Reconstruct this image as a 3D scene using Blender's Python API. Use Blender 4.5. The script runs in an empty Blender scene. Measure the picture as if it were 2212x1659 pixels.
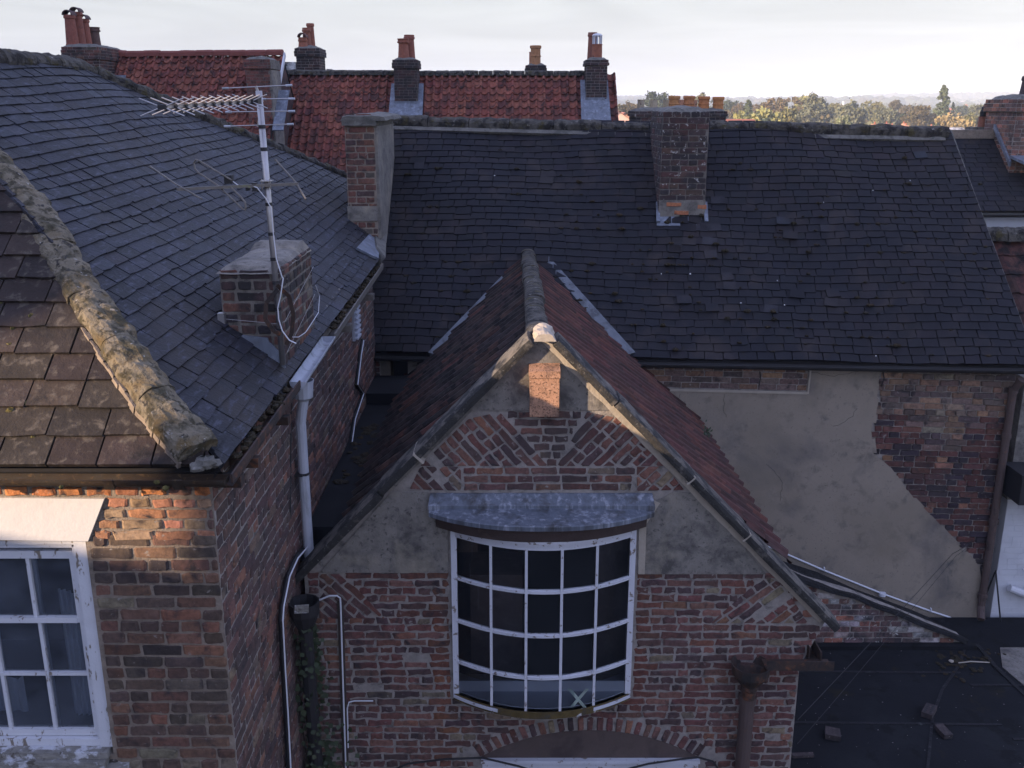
import bpy, math, random
import numpy as np
from mathutils import Vector, Matrix, noise

# ------------------------------------------------------------------ camera, world, sun, exposure
H = 9.0                      # camera height above the ground
PITCH = math.radians(16.0)
F = 2100.0                   # focal length in units of a 2212 px wide picture
SC = bpy.context.scene
cd = bpy.data.cameras.new("camera"); cam = bpy.data.objects.new("camera", cd)
SC.collection.objects.link(cam); SC.camera = cam
cam.location = (0, 0, H); cam.rotation_euler = (math.pi/2 - PITCH, 0, 0)
cd.sensor_width = 36.0; cd.lens = 36.0*F/2212.0; cd.clip_start = 0.05; cd.clip_end = 20000

SUN_AZ = math.radians(62)    # off the walls' normal, towards the left behind the camera
SUN_EL = math.radians(14.6)
sdir = Vector((-math.sin(SUN_AZ)*math.cos(SUN_EL), -math.cos(SUN_AZ)*math.cos(SUN_EL), math.sin(SUN_EL)))
sl = bpy.data.lights.new("sun", 'SUN'); sl.energy = 5.0; sl.angle = math.radians(0.5); sl.color = (1.0, 0.74, 0.5)
so = bpy.data.objects.new("sun", sl); SC.collection.objects.link(so)
so.rotation_euler = sdir.to_track_quat('Z', 'Y').to_euler(); so.location = (-20, -15, 30)

w = bpy.data.worlds.new("World"); SC.world = w; w.use_nodes = True
nt = w.node_tree; nt.nodes.clear()
def wn(t, **k):
    n = nt.nodes.new(t)
    for a, b in k.items(): setattr(n, a, b)
    return n
sky = wn('ShaderNodeTexSky', sky_type='NISHITA', sun_disc=False, sun_elevation=SUN_EL,
         sun_rotation=math.atan2(sdir.x, sdir.y), air_density=1.0, dust_density=1.2, ozone_density=2.0, altitude=50)
tc = wn('ShaderNodeTexCoord'); mp = wn('ShaderNodeMapping'); mp.inputs['Scale'].default_value = (1.2, 1.2, 9.0)
mp.inputs['Rotation'].default_value = (0.05, 0.10, 0.4)
nz = wn('ShaderNodeTexNoise'); nz.inputs['Scale'].default_value = 2.2; nz.inputs['Detail'].default_value = 7; nz.inputs['Distortion'].default_value = .7
cr = wn('ShaderNodeValToRGB'); cr.color_ramp.elements[0].position = .38; cr.color_ramp.elements[1].position = .72
cr.color_ramp.elements[0].color = (.76, .76, .76, 1); cr.color_ramp.elements[1].color = (.98, .98, .98, 1)
mx = wn('ShaderNodeMixRGB'); mx.inputs[2].default_value = (10.2, 10.0, 9.9, 1)   # thin bright veil of cloud low in the sky
sx_ = wn('ShaderNodeSeparateXYZ'); vr = wn('ShaderNodeMapRange'); vr.interpolation_type = 'SMOOTHSTEP'
vr.inputs[1].default_value = .11; vr.inputs[2].default_value = .27; vr.inputs[3].default_value = 1.35; vr.inputs[4].default_value = .08
vm_ = wn('ShaderNodeMath', operation='MULTIPLY', use_clamp=True)
vc = wn('ShaderNodeValToRGB'); ve = vc.color_ramp.elements      # veil: cream at the horizon, cooler above
ve[0].position = 0; ve[0].color = (.80, .765, .72, 1); ve[1].position = .12; ve[1].color = (.69, .73, .735, 1); q_ = ve.new(.035); q_.color = (.76, .755, .735, 1)
n2 = wn('ShaderNodeTexNoise'); n2.inputs['Scale'].default_value = 1.6; n2.inputs['Detail'].default_value = 6; n2.inputs['Distortion'].default_value = 1.2
m2_ = wn('ShaderNodeMapping'); m2_.inputs['Scale'].default_value = (1.5, 1.5, 16); m2_.inputs['Rotation'].default_value = (.03, -.06, .2); r2_ = wn('ShaderNodeMapRange'); r2_.inputs[1].default_value = .35; r2_.inputs[2].default_value = .7; r2_.inputs[3].default_value = 3.05; r2_.inputs[4].default_value = 3.72
vs_ = wn('ShaderNodeVectorMath', operation='SCALE'); vs_.inputs['Scale'].default_value = 4.15
cb_ = wn('ShaderNodeMixRGB'); cb_.inputs[0].default_value = .55; cb_.inputs[2].default_value = (3.5, 3.8, 6.5, 1)   # deeper blue high up
bg = wn('ShaderNodeBackground'); bg.inputs['Strength'].default_value = 0.145
ow = wn('ShaderNodeOutputWorld')
L = nt.links.new
L(tc.outputs['Generated'], mp.inputs[0]); L(mp.outputs[0], nz.inputs[0]); L(nz.outputs[0], cr.inputs[0])
L(tc.outputs['Generated'], m2_.inputs[0]); L(m2_.outputs[0], n2.inputs[0]); L(n2.outputs[0], r2_.inputs[0]); L(r2_.outputs[0], vs_.inputs['Scale']); L(tc.outputs['Generated'], sx_.inputs[0]); L(sx_.outputs['Z'], vr.inputs[0]); L(vr.outputs[0], vm_.inputs[0]); L(cr.outputs[0], vm_.inputs[1]); L(vm_.outputs[0], mx.inputs[0]); L(sky.outputs[0], cb_.inputs[1]); L(cb_.outputs[0], mx.inputs[1]); L(sx_.outputs['Z'], vc.inputs[0]); L(vc.outputs[0], vs_.inputs[0]); L(vs_.outputs[0], mx.inputs[2]); L(mx.outputs[0], bg.inputs[0]); L(bg.outputs[0], ow.inputs[0])
SC.view_settings.view_transform = 'Standard'; SC.view_settings.look = 'None'
SC.view_settings.exposure = 1.18; SC.view_settings.gamma = 1.0; SC.view_settings.use_curve_mapping = False
SC.cycles.max_bounces = 6; SC.cycles.transparent_max_bounces = 12; SC.cycles.volume_bounces = 0
SC.cycles.use_adaptive_sampling = True

# ------------------------------------------------------------------ pixel rays (2212 px wide picture)
CP, SP = math.cos(PITCH), math.sin(PITCH)
def ray(px, py):
    a = (px-1106)/F; b = (829.5-py)/F
    return Vector((a, CP+b*SP, -SP+b*CP))
def at(px, py, Y):
    r = ray(px, py); t = Y/r.y
    return Vector((r.x*t, Y, H+r.z*t))
def atx(px, py, X):
    r = ray(px, py); t = X/r.x
    return Vector((X, r.y*t, H+r.z*t))
def atz(px, py, Z):
    r = ray(px, py); t = (Z-H)/r.z
    return Vector((r.x*t, r.y*t, Z))
def atp(px, py, P, N):
    r = ray(px, py); C = Vector((0, 0, H)); t = (P-C).dot(N)/r.dot(N)
    return C+r*t
V3 = Vector

# ------------------------------------------------------------------ mesh builder
class MB:
    def __init__(s): s.v = []; s.f = []; s.m = []; s.c = []
    def face(s, pts, col=(.5, .5, .5), m=0):
        n = len(s.v); s.v.extend([tuple(p) for p in pts]); s.f.append(tuple(range(n, n+len(pts)))); s.m.append(m); s.c.append(col)
    def idx(s, verts, faces, col=(.5, .5, .5), m=0):
        n = len(s.v); s.v.extend([tuple(p) for p in verts])
        for f in faces: s.f.append(tuple(i+n for i in f)); s.m.append(m); s.c.append(col)
    def box(s, a, b, col=(.5, .5, .5), m=0):
        x0, y0, z0 = a; x1, y1, z1 = b
        if x0 > x1: x0, x1 = x1, x0
        if y0 > y1: y0, y1 = y1, y0
        if z0 > z1: z0, z1 = z1, z0
        vs = [(x0,y0,z0),(x1,y0,z0),(x1,y1,z0),(x0,y1,z0),(x0,y0,z1),(x1,y0,z1),(x1,y1,z1),(x0,y1,z1)]
        s.idx(vs, [(0,3,2,1),(4,5,6,7),(0,1,5,4),(1,2,6,5),(2,3,7,6),(3,0,4,7)], col, m)
    def obox(s, O, A, B, C, col=(.5,.5,.5), m=0):     # box from corner O with edge vectors A, B, C
        O, A, B, C = V3(O), V3(A), V3(B), V3(C)
        vs = [O, O+A, O+A+B, O+B, O+C, O+A+C, O+A+B+C, O+B+C]
        fs = [(0,3,2,1),(4,5,6,7),(0,1,5,4),(1,2,6,5),(2,3,7,6),(3,0,4,7)]
        if A.cross(B).dot(C) < 0: fs = [f[::-1] for f in fs]
        s.idx(vs, fs, col, m)
    def beam(s, p, q, wd, ht, up=(0,0,1), col=(.5,.5,.5), m=0):
        p, q = V3(p), V3(q); d = (q-p).normalized(); u = V3(up); sd = d.cross(u).normalized(); u2 = sd.cross(d).normalized()
        s.obox(p - sd*wd/2 - u2*ht/2, q-p, sd*wd, u2*ht, col, m)
    def prism(s, poly, N, t0, t1, col=(.5,.5,.5), m=0):   # polygon (ccw seen from +N) moved from t0 to t1 along N
        N = V3(N); n = len(poly); P = [V3(p) for p in poly]
        vs = [p+N*t0 for p in P]+[p+N*t1 for p in P]
        fs = [tuple(range(n-1, -1, -1)), tuple(range(n, 2*n))]+[(i, (i+1) % n, n+(i+1) % n, n+i) for i in range(n)]
        s.idx(vs, fs, col, m)
    def tube(s, pts, r, n=8, col=(.5,.5,.5), m=0, caps=True):
        pts = [V3(p) for p in pts]; k = len(pts); rs = r if hasattr(r, '__len__') else [r]*k
        vs = []; prev = None
        for i, p in enumerate(pts):
            d = (pts[min(i+1, k-1)]-pts[max(i-1, 0)]).normalized()
            if prev is None:
                a = V3((0,0,1)) if abs(d.z) < .9 else V3((1,0,0)); u = d.cross(a).normalized()
            else:
                u = (prev-d*prev.dot(d)).normalized()
            prev = u; w_ = d.cross(u)
            for j in range(n):
                t = 2*math.pi*j/n; vs.append(p+(u*math.cos(t)+w_*math.sin(t))*rs[i])
        fs = [(i*n+j, i*n+(j+1) % n, (i+1)*n+(j+1) % n, (i+1)*n+j) for i in range(k-1) for j in range(n)]
        if caps: fs += [tuple(range(n-1, -1, -1)), tuple(range((k-1)*n, k*n))]
        s.idx(vs, fs, col, m)
    def lathe(s, c, prof, n=16, col=(.5,.5,.5), m=0, tilt=None):
        c = V3(c); vs = []
        R = tilt if tilt else Matrix.Identity(3)
        for (r, z) in prof:
            for j in range(n):
                t = 2*math.pi*j/n; vs.append(c+R@V3((r*math.cos(t), r*math.sin(t), z)))
        k = len(prof)
        fs = [(i*n+j, i*n+(j+1) % n, (i+1)*n+(j+1) % n, (i+1)*n+j) for i in range(k-1) for j in range(n)]
        s.idx(vs, fs, col, m)
    def build(s, name, mats, parent=None, smooth=False, weld=False, label=None):
        me = bpy.data.meshes.new(name)
        o3 = ROOTLOC.get(root_of(parent).name, V3((0,0,0))) if parent else V3((0,0,0))
        if parent is None:
            a = np.array(s.v); lo = a.min(0); hi = a.max(0); o3 = V3(((lo[0]+hi[0])/2, (lo[1]+hi[1])/2, lo[2]))
        me.from_pydata([(x-o3.x, y-o3.y, z-o3.z) for x, y, z in s.v], [], s.f)
        if not isinstance(mats, (list, tuple)): mats = [mats]
        for k in mats: me.materials.append(k)
        me.polygons.foreach_set('material_index', np.array(s.m, dtype=np.int32))
        at_ = me.attributes.new('col', 'FLOAT_COLOR', 'FACE')
        cc = np.ones((len(s.f), 4), dtype=np.float32); cc[:, :3] = np.array(s.c, dtype=np.float32)[:, :3]
        at_.data.foreach_set('color', cc.ravel())
        if weld:
            import bmesh
            bm = bmesh.new(); bm.from_mesh(me); bmesh.ops.remove_doubles(bm, verts=bm.verts, dist=1e-4); bm.to_mesh(me); bm.free()
        if smooth: me.polygons.foreach_set('use_smooth', np.ones(len(me.polygons), dtype=bool))
        me.update()
        o = bpy.data.objects.new(name, me); SC.collection.objects.link(o)
        if parent: o.parent = parent
        else: o.location = o3; ROOTLOC[o.name] = o3
        if label: o['label'] = label
        return o
def build_split(mb, name, mats, parent, label=None):
    par = list(range(len(mb.v)))
    def fd(i):
        while par[i] != i: par[i] = par[par[i]]; i = par[i]
        return i
    for f in mb.f:
        for i in f[1:]: par[fd(i)] = fd(f[0])
    grp = {}
    for k, f in enumerate(mb.f): grp.setdefault(fd(f[0]), []).append(k)
    out = []
    for ks in grp.values():
        m2 = MB(); mp = {}
        for k in ks:
            for i in mb.f[k]:
                if i not in mp: mp[i] = len(m2.v); m2.v.append(mb.v[i])
            m2.f.append(tuple(mp[i] for i in mb.f[k])); m2.m.append(mb.m[k]); m2.c.append(mb.c[k])
        out.append(m2.build(name, mats, parent, label=label))
    return out
ROOTLOC = {}
def root_of(o):
    while o.parent: o = o.parent
    return o
def thing(name, label, cat, loc, group=None):
    o = bpy.data.objects.new(name, None); SC.collection.objects.link(o); o.location = loc; o.empty_display_size = .3
    ROOTLOC[o.name] = V3(loc); o['label'] = label; o['category'] = cat
    if group: o['group'] = group
    return o
def tag(o, label, cat, group=None, kind=None):
    o['label'] = label; o['category'] = cat
    if group: o['group'] = group
    if kind: o['kind'] = kind
    return o
def struct(o, label=None):
    o['kind'] = 'structure'
    if label: o['label'] = label
    return o
def copy_thing(src, loc, label=None, group=None):
    r = src.copy(); SC.collection.objects.link(r); r.location = loc; ROOTLOC[r.name] = V3(loc)
    if label: r['label'] = label
    if group: r['group'] = group
    for ch in list(src.children):
        c = ch.copy(); SC.collection.objects.link(c); c.parent = r
        for g in list(ch.children):
            d = g.copy(); SC.collection.objects.link(d); d.parent = c
    return r

# ------------------------------------------------------------------ materials
def mat(name, base=None, vary=.25, vscale=6., spots=(), rough=.85, bump=.3, bscale=40., bdist=.01, metal=0., spec=.4, streak=None, coords='Object'):
    """base None = the face attribute 'col'; spots = (colour, scale, threshold, softness[, stretch])"""
    m = bpy.data.materials.new(name); m.use_nodes = True; t = m.node_tree; N = t.nodes; N.clear()
    out = N.new('ShaderNodeOutputMaterial'); bs = N.new('ShaderNodeBsdfPrincipled'); t.links.new(bs.outputs[0], out.inputs[0])
    co = N.new('ShaderNodeTexCoord')
    if base is None:
        a = N.new('ShaderNodeAttribute'); a.attribute_name = 'col'; col = a.outputs['Color']
    else:
        a = N.new('ShaderNodeRGB'); a.outputs[0].default_value = (*base, 1); col = a.outputs[0]
    def nse(scale, detail=6, stretch=None, dist=0.):
        n = N.new('ShaderNodeTexNoise'); n.inputs['Scale'].default_value = scale; n.inputs['Detail'].default_value = detail
        n.inputs['Roughness'].default_value = .62; n.inputs['Distortion'].default_value = dist
        if stretch:
            q = N.new('ShaderNodeMapping'); q.inputs['Scale'].default_value = stretch
            t.links.new(co.outputs[coords], q.inputs[0]); t.links.new(q.outputs[0], n.inputs[0])
        else: t.links.new(co.outputs[coords], n.inputs[0])
        return n
    if vary:
        n = nse(vscale, 8, streak); mr = N.new('ShaderNodeMapRange')
        mr.inputs[1].default_value = .25; mr.inputs[2].default_value = .75; mr.inputs[3].default_value = 1-vary; mr.inputs[4].default_value = 1+vary
        t.links.new(n.outputs[0], mr.inputs[0])
        mu = N.new('ShaderNodeVectorMath'); mu.operation = 'SCALE'; t.links.new(col, mu.inputs[0]); t.links.new(mr.outputs[0], mu.inputs['Scale'])
        col = mu.outputs[0]
    for sp in spots:
        c, sc, th, sf = sp[:4]; n = nse(sc, 7, sp[4] if len(sp) > 4 else None, .3)
        mr = N.new('ShaderNodeMapRange'); mr.inputs[1].default_value = th-sf; mr.inputs[2].default_value = th+sf
        t.links.new(n.outputs[0], mr.inputs[0])
        mi = N.new('ShaderNodeMixRGB'); mi.inputs[2].default_value = (*c, 1); t.links.new(mr.outputs[0], mi.inputs[0]); t.links.new(col, mi.inputs[1])
        col = mi.outputs[0]
    t.links.new(col, bs.inputs['Base Color'])
    bs.inputs['Roughness'].default_value = rough; bs.inputs['Metallic'].default_value = metal
    bs.inputs['Specular IOR Level'].default_value = spec
    if bump:
        n = nse(bscale, 8); b = N.new('ShaderNodeBump'); b.inputs['Strength'].default_value = bump; b.inputs['Distance'].default_value = bdist
        t.links.new(n.outputs[0], b.inputs['Height']); t.links.new(b.outputs[0], bs.inputs['Normal'])
    return m
def glass_mat(name, tint=(.9,.95,1), grime=.0, grc=(.3,.33,.36), rough=.0):
    m = bpy.data.materials.new(name); m.use_nodes = True; t = m.node_tree; N = t.nodes; N.clear()
    out = N.new('ShaderNodeOutputMaterial'); fr = N.new('ShaderNodeFresnel'); fr.inputs[0].default_value = 1.5
    tr = N.new('ShaderNodeBsdfTransparent'); tr.inputs[0].default_value = (*tint, 1)
    gl = N.new('ShaderNodeBsdfGlossy'); gl.inputs['Roughness'].default_value = .03+rough
    mi = N.new('ShaderNodeMixShader'); t.links.new(fr.outputs[0], mi.inputs[0]); t.links.new(tr.outputs[0], mi.inputs[1]); t.links.new(gl.outputs[0], mi.inputs[2])
    df = N.new('ShaderNodeBsdfDiffuse'); df.inputs[0].default_value = (*grc, 1)
    co = N.new('ShaderNodeTexCoord'); n = N.new('ShaderNodeTexNoise'); n.inputs['Scale'].default_value = 3.5; n.inputs['Detail'].default_value = 8; n.inputs['Roughness'].default_value = .7
    t.links.new(co.outputs['Object'], n.inputs[0]); mr = N.new('ShaderNodeMapRange')
    mr.inputs[1].default_value = .35; mr.inputs[2].default_value = .8; mr.inputs[3].default_value = grime*.3; mr.inputs[4].default_value = grime
    t.links.new(n.outputs[0], mr.inputs[0]); m2 = N.new('ShaderNodeMixShader'); t.links.new(mr.outputs[0], m2.inputs[0])
    t.links.new(mi.outputs[0], m2.inputs[1]); t.links.new(df.outputs[0], m2.inputs[2]); t.links.new(m2.outputs[0], out.inputs[0])
    return m

MORT = (.245, .22, .20)
M = {}
M['brick'] = mat('brick', None, .45, 30, spots=[((.05,.04,.04), 1.3, .62, .10), (MORT, 20, .665, .04), ((.03,.024,.026), 8, .61, .07), ((.45,.42,.38), 60, .77, .03)], rough=.92, bump=.8, bscale=70, bdist=.006)
M['brick_sooty'] = mat('brick_sooty', None, .45, 25, spots=[((.022,.02,.021), 4, .53, .10), (MORT, 30, .70, .05), ((.42,.40,.37), 28, .70, .03)], rough=.95, bump=.8, bscale=70, bdist=.006)
M['brick_lichen'] = mat('brick_lichen', None, .4, 25, spots=[((.03,.027,.03), 5, .55, .10), ((.42,.41,.39), 14, .63, .03)], rough=.95, bump=.8, bscale=70, bdist=.006)
M['mortar'] = mat('mortar', MORT, .3, 12, spots=[((.08,.075,.07), 7, .62, .08), ((.24,.225,.205), 18, .68, .04)], rough=.97, bump=.9, bscale=60, bdist=.01)
M['mortar_dark'] = mat('mortar_dark', (.15,.135,.118), .35, 10, spots=[((.05,.045,.042), 6, .58, .1)], rough=.97, bump=.9, bscale=60, bdist=.01)
M['mortar_warm'] = mat('mortar_warm', (.22,.18,.145), .3, 12, spots=[((.12,.105,.09), 8, .62, .08)], rough=.97, bump=1, bscale=50, bdist=.014)
M['slate'] = mat('slate', None, .4, 9, streak=(5, 5, 1.2), spots=[((.008,.008,.012), 2.2, .55, .12), ((.024,.020,.020), 1.1, .60, .08), ((.050,.054,.078), 6, .61, .07, (5, 1.2, 5)), ((.10,.10,.10), 60, .76, .02)], rough=.68, bump=.9, bscale=32, bdist=.009, spec=.35)
M['slate_main'] = mat('slate_main', None, .35, 5, spots=[((.0065,.007,.012), .9, .52, .10), ((.028,.022,.022), 2.3, .62, .08), ((.010,.007,.004), 7, .67, .03), ((.10,.10,.10), 60, .78, .02)], rough=.78, bump=.5, bscale=40, bdist=.005, spec=.3)
M['slate_front'] = mat('slate_front', None, .3, 7, spots=[((.10,.085,.068), 14, .62, .08), ((.20,.18,.15), 55, .73, .02), ((.02,.017,.016), 5, .60, .06)], rough=.85, bump=.8, bscale=28, bdist=.012, spec=.25)
M['deck'] = mat('roof_deck', (.014,.013,.015), .3, 5, rough=.95, bump=0)
M['ridge_stone'] = mat('ridge_stone', (.17,.145,.105), .35, 9, spots=[((.055,.048,.028), 5, .54, .05), ((.028,.025,.023), 18, .60, .04), ((.30,.28,.25), 14, .66, .04), ((.125,.088,.040), 6, .58, .08), ((.045,.038,.022), 13, .57, .04), ((.38,.36,.33), 22, .68, .03)], rough=.95, bump=1, bscale=28, bdist=.03)
M['ridge_dark'] = mat('ridge_dark', (.075,.068,.058), .4, 7, spots=[((.018,.016,.015), 9, .52, .06), ((.27,.26,.23), 13, .66, .03), ((.06,.05,.02), 6, .6, .05)], rough=.95, bump=1, bscale=30, bdist=.03)
M['coping'] = mat('coping_stone', (.10,.09,.078), .4, 8, spots=[((.018,.018,.018), 7, .50, .05), ((.24,.22,.2), 34, .68, .03), ((.2,.175,.14), 4, .66, .08)], rough=.93, bump=1, bscale=45, bdist=.012)
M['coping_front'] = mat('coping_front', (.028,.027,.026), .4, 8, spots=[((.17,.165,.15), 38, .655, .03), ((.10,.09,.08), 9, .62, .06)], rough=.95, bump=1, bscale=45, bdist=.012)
M['cream'] = mat('cream_mortar', (.34,.30,.25), .15, 9, spots=[((.28,.25,.2), 9, .66, .05)], rough=.95, bump=.8, bscale=35, bdist=.01)
M['render_grey'] = mat('render_grey', (.21,.193,.172), .25, 5, spots=[((.075,.07,.066), 5, .53, .12), ((.07,.065,.06), 30, .62, .06), ((.40,.40,.40), 26, .72, .02), ((.28,.25,.20), 2.5, .62, .1)], rough=.96, bump=.8, bscale=60, bdist=.008)
M['render_buff'] = mat('render_buff', (.245,.208,.168), .12, 1.2, spots=[((.11,.10,.097), 1.1, .60, .10), ((.10,.095,.092), 3, .66, .06), ((.11,.097,.088), 5, .66, .10), ((.12,.105,.09), 35, .66, .06), ((.20,.168,.13), .8, .60, .12)], rough=.96, bump=.5, bscale=70, bdist=.004)
M['lead'] = mat('lead', (.12,.138,.175), .35, 5, streak=(3, 3, .6), spots=[((.22,.245,.30), 9, .60, .08), ((.075,.08,.09), 6, .6, .08)], rough=.55, bump=.5, bscale=10, bdist=.015, spec=.5)
M['lead_pale'] = mat('weathered_lead', (.125,.14,.165), .3, 5, spots=[((.06,.065,.075), 5, .56, .08), ((.21,.225,.25), 11, .66, .06)], rough=.6, bump=.6, bscale=12, bdist=.015, spec=.4)
M['lead_canopy'] = mat('lead_canopy', (.10,.115,.145), .4, 4, streak=(6, 6, .7), spots=[((.25,.27,.32), 7, .59, .07, (3, 3, .35)), ((.04,.04,.042), 3, .58, .08, (2, 2, .5))], rough=.5, bump=.4, bscale=12, bdist=.01, spec=.5)
M['pantile'] = mat('pantile', None, .3, 12, spots=[((.03,.018,.016), 5, .57, .1), ((.30,.28,.26), 45, .73, .02)], rough=.88, bump=.4, bscale=50, bdist=.005, spec=.25)
M['pantile_dark'] = mat('pantile_dark', None, .4, 14, spots=[((.012,.010,.011), 6, .53, .08), ((.10,.095,.09), 35, .72, .03)], rough=.9, bump=.7, bscale=50, bdist=.008, spec=.25)
M['terracotta'] = mat('terracotta', None, .25, 14, spots=[((.08,.04,.03), 9, .64, .06), ((.30,.22,.18), 30, .7, .04)], rough=.85, bump=.3, bscale=50, bdist=.004)
M['cement'] = mat('cement', (.14,.133,.12), .35, 7, spots=[((.08,.078,.07), 8, .56, .06), ((.26,.25,.23), 12, .68, .04)], rough=.96, bump=1, bscale=25, bdist=.02)
M['white_flake'] = mat('white_flaked_paint', (.56,.57,.61), .08, 5, spots=[((.20,.17,.14), 20, .60, .02, (1, 1, .35)), ((.40,.36,.33), 50, .70, .03), ((.45,.28,.17), 8, .74, .03)], rough=.6, bump=.5, bscale=60, bdist=.004)
M['white_bow'] = mat('white_bow_paint', (.50,.51,.56), .08, 5, spots=[((.17,.14,.12), 18, .615, .02), ((.34,.31,.29), 50, .69, .03)], rough=.6, bump=.4, bscale=60, bdist=.003)
M['white_lintel'] = mat('white_lintel_paint', (.57,.56,.55), .06, 3, spots=[((.5,.47,.44), 14, .7, .05), ((.3,.28,.26), 40, .76, .02)], rough=.75, bump=.5, bscale=20, bdist=.006)
M['white_wall'] = mat('white_wall_paint', (.52,.53,.57), .06, 2, spots=[((.45,.46,.5), 2.5, .62, .1), ((.2,.18,.18), 30, .75, .02)], rough=.85, bump=.5, bscale=25, bdist=.008)
M['sill'] = mat('sill_weathered', (.23,.22,.20), .4, 10, streak=(1, 1, 4), spots=[((.55,.56,.6), 9, .55, .04), ((.1,.085,.07), 16, .62, .05), ((.16,.22,.36), 7, .70, .03)], rough=.9, bump=1, bscale=30, bdist=.02)
M['plastic_white'] = mat('plastic_white', (.40,.42,.48), .12, 4, spots=[((.16,.17,.17), 3, .62, .10, (3, 3, .6)), ((.22,.24,.22), 9, .66, .06)], rough=.45, bump=0, spec=.5)
M['cable_white'] = mat('cable_white', (.60,.61,.66), 0, 4, rough=.5, bump=0)
M['cable_black'] = mat('cable_black', (.012,.012,.014), 0, 4, rough=.6, bump=0)
M['alu'] = mat('aluminium', (.38,.365,.365), .15, 18, spots=[((.35,.33,.30), 25, .68, .05)], rough=.38, bump=0, metal=.75)
M['alu_old'] = mat('aluminium_weathered', (.17,.155,.14), .3, 18, spots=[((.14,.13,.11), 20, .6, .05), ((.22,.23,.13), 9, .68, .05)], rough=.6, bump=.2, bscale=60, bdist=.002, metal=.5)
M['black_plastic'] = mat('black_plastic', (.02,.02,.023), .1, 5, rough=.55, bump=0)
M['iron_rust'] = mat('rusty_iron', (.045,.028,.022), .4, 9, spots=[((.14,.055,.025), 12, .60, .06), ((.02,.018,.018), 7, .55, .08)], rough=.85, bump=.6, bscale=40, bdist=.006)
M['iron_brown'] = mat('brown_painted_iron', (.075,.052,.047), .2, 6, spots=[((.12,.06,.04), 14, .68, .05), ((.035,.026,.025), 6, .62, .06)], rough=.75, bump=.2, bscale=40, bdist=.003)
M['gutter_mossy'] = mat('mossy_gutter', (.030,.018,.010), .4, 14, spots=[((.03,.022,.015), 8, .54, .06), ((.075,.045,.02), 30, .62, .05)], rough=.92, bump=.6, bscale=40, bdist=.006)
M['black_iron'] = mat('black_iron', (.018,.017,.019), .2, 6, spots=[((.06,.055,.055), 10, .68, .05)], rough=.7, bump=.2)
M['felt'] = mat('roofing_felt', (.007,.0075,.010), .35, 1.5, spots=[((.011,.012,.014), 1.6, .57, .08), ((.004,.004,.005), 3.3, .60, .04), ((.10,.10,.11), 55, .76, .02), ((.014,.012,.007), 2.2, .66, .04)], rough=.9, bump=.5, bscale=35, bdist=.006, spec=.25)
M['bitumen'] = mat('bitumen', (.012,.012,.014), .3, 5, spots=[((.06,.06,.06), 14, .66, .05), ((.12,.11,.09), 30, .73, .02)], rough=.8, bump=1, bscale=14, bdist=.03, spec=.3)
M['moss'] = mat('moss', (.07,.065,.02), .5, 30, spots=[((.20,.15,.05), 14, .58, .08)], rough=1, bump=1, bscale=60, bdist=.02)
M['moss_dark'] = mat('moss_dark', (.022,.017,.008), .5, 30, spots=[((.045,.028,.012), 9, .56, .08)], rough=1, bump=1, bscale=60, bdist=.02)
M['rust_box'] = mat('rusted_painted_metal', (.34,.19,.12), .25, 20, spots=[((.10,.055,.035), 60, .56, .05), ((.05,.035,.03), 4, .60, .12, (1, 1, .5)), ((.55,.40,.3), 70, .66, .04)], rough=.85, bump=.4, bscale=60, bdist=.003)
M['wood_dark'] = mat('old_dark_wood', (.045,.035,.03), .3, 12, rough=.9, bump=.5)
M['soffit'] = mat('dark_brown_board', (.055,.038,.035), .2, 5, spots=[((.10,.07,.06), 6, .66, .06)], rough=.85, bump=.3)
M['arch_board'] = mat('brown_board', (.085,.062,.055), .2, 3, spots=[((.12,.09,.08), 5, .62, .08), ((.05,.036,.034), 3, .58, .1)], rough=.9, bump=.3)
M['room'] = mat('dark_room', (.03,.032,.037), .2, 2, rough=.95, bump=0)
M['room_board'] = mat('white_board_in_room', (.33,.36,.42), .12, 2, rough=.9, bump=0)
M['curtain'] = mat('net_curtain', (.32,.35,.42), .25, 3, streak=(6, 6, .8), rough=.95, bump=0)
M['yellow_rot'] = mat('yellow_stained_wood', (.09,.062,.018), .4, 12, spots=[((.06,.05,.035), 10, .56, .06), ((.5,.5,.5), 12, .67, .03)], rough=.9, bump=1, bscale=30, bdist=.02)
M['glass_bow'] = glass_mat('window_glass', (.86,.89,.94), .10, (.16,.18,.22))
M['glass_sash'] = glass_mat('sash_glass', (.85,.89,.94), .42, (.20,.23,.29), .05)
M['leaf_dark'] = mat('ivy_leaf', (.030,.045,.022), .5, 9, spots=[((.06,.07,.035), 12, .62, .06)], rough=.6, bump=0)
M['paint_x'] = mat('pale_green_brushed_paint', (.34,.42,.38), .3, 60, streak=(2, 2, 1), rough=.7, bump=0)
M['grass_dry'] = mat('dry_grass', (.35,.27,.14), .2, 5, rough=1, bump=0)
M['droppings'] = mat('bird_droppings', (.7,.7,.7), 0, 5, rough=.9, bump=0)

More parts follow.
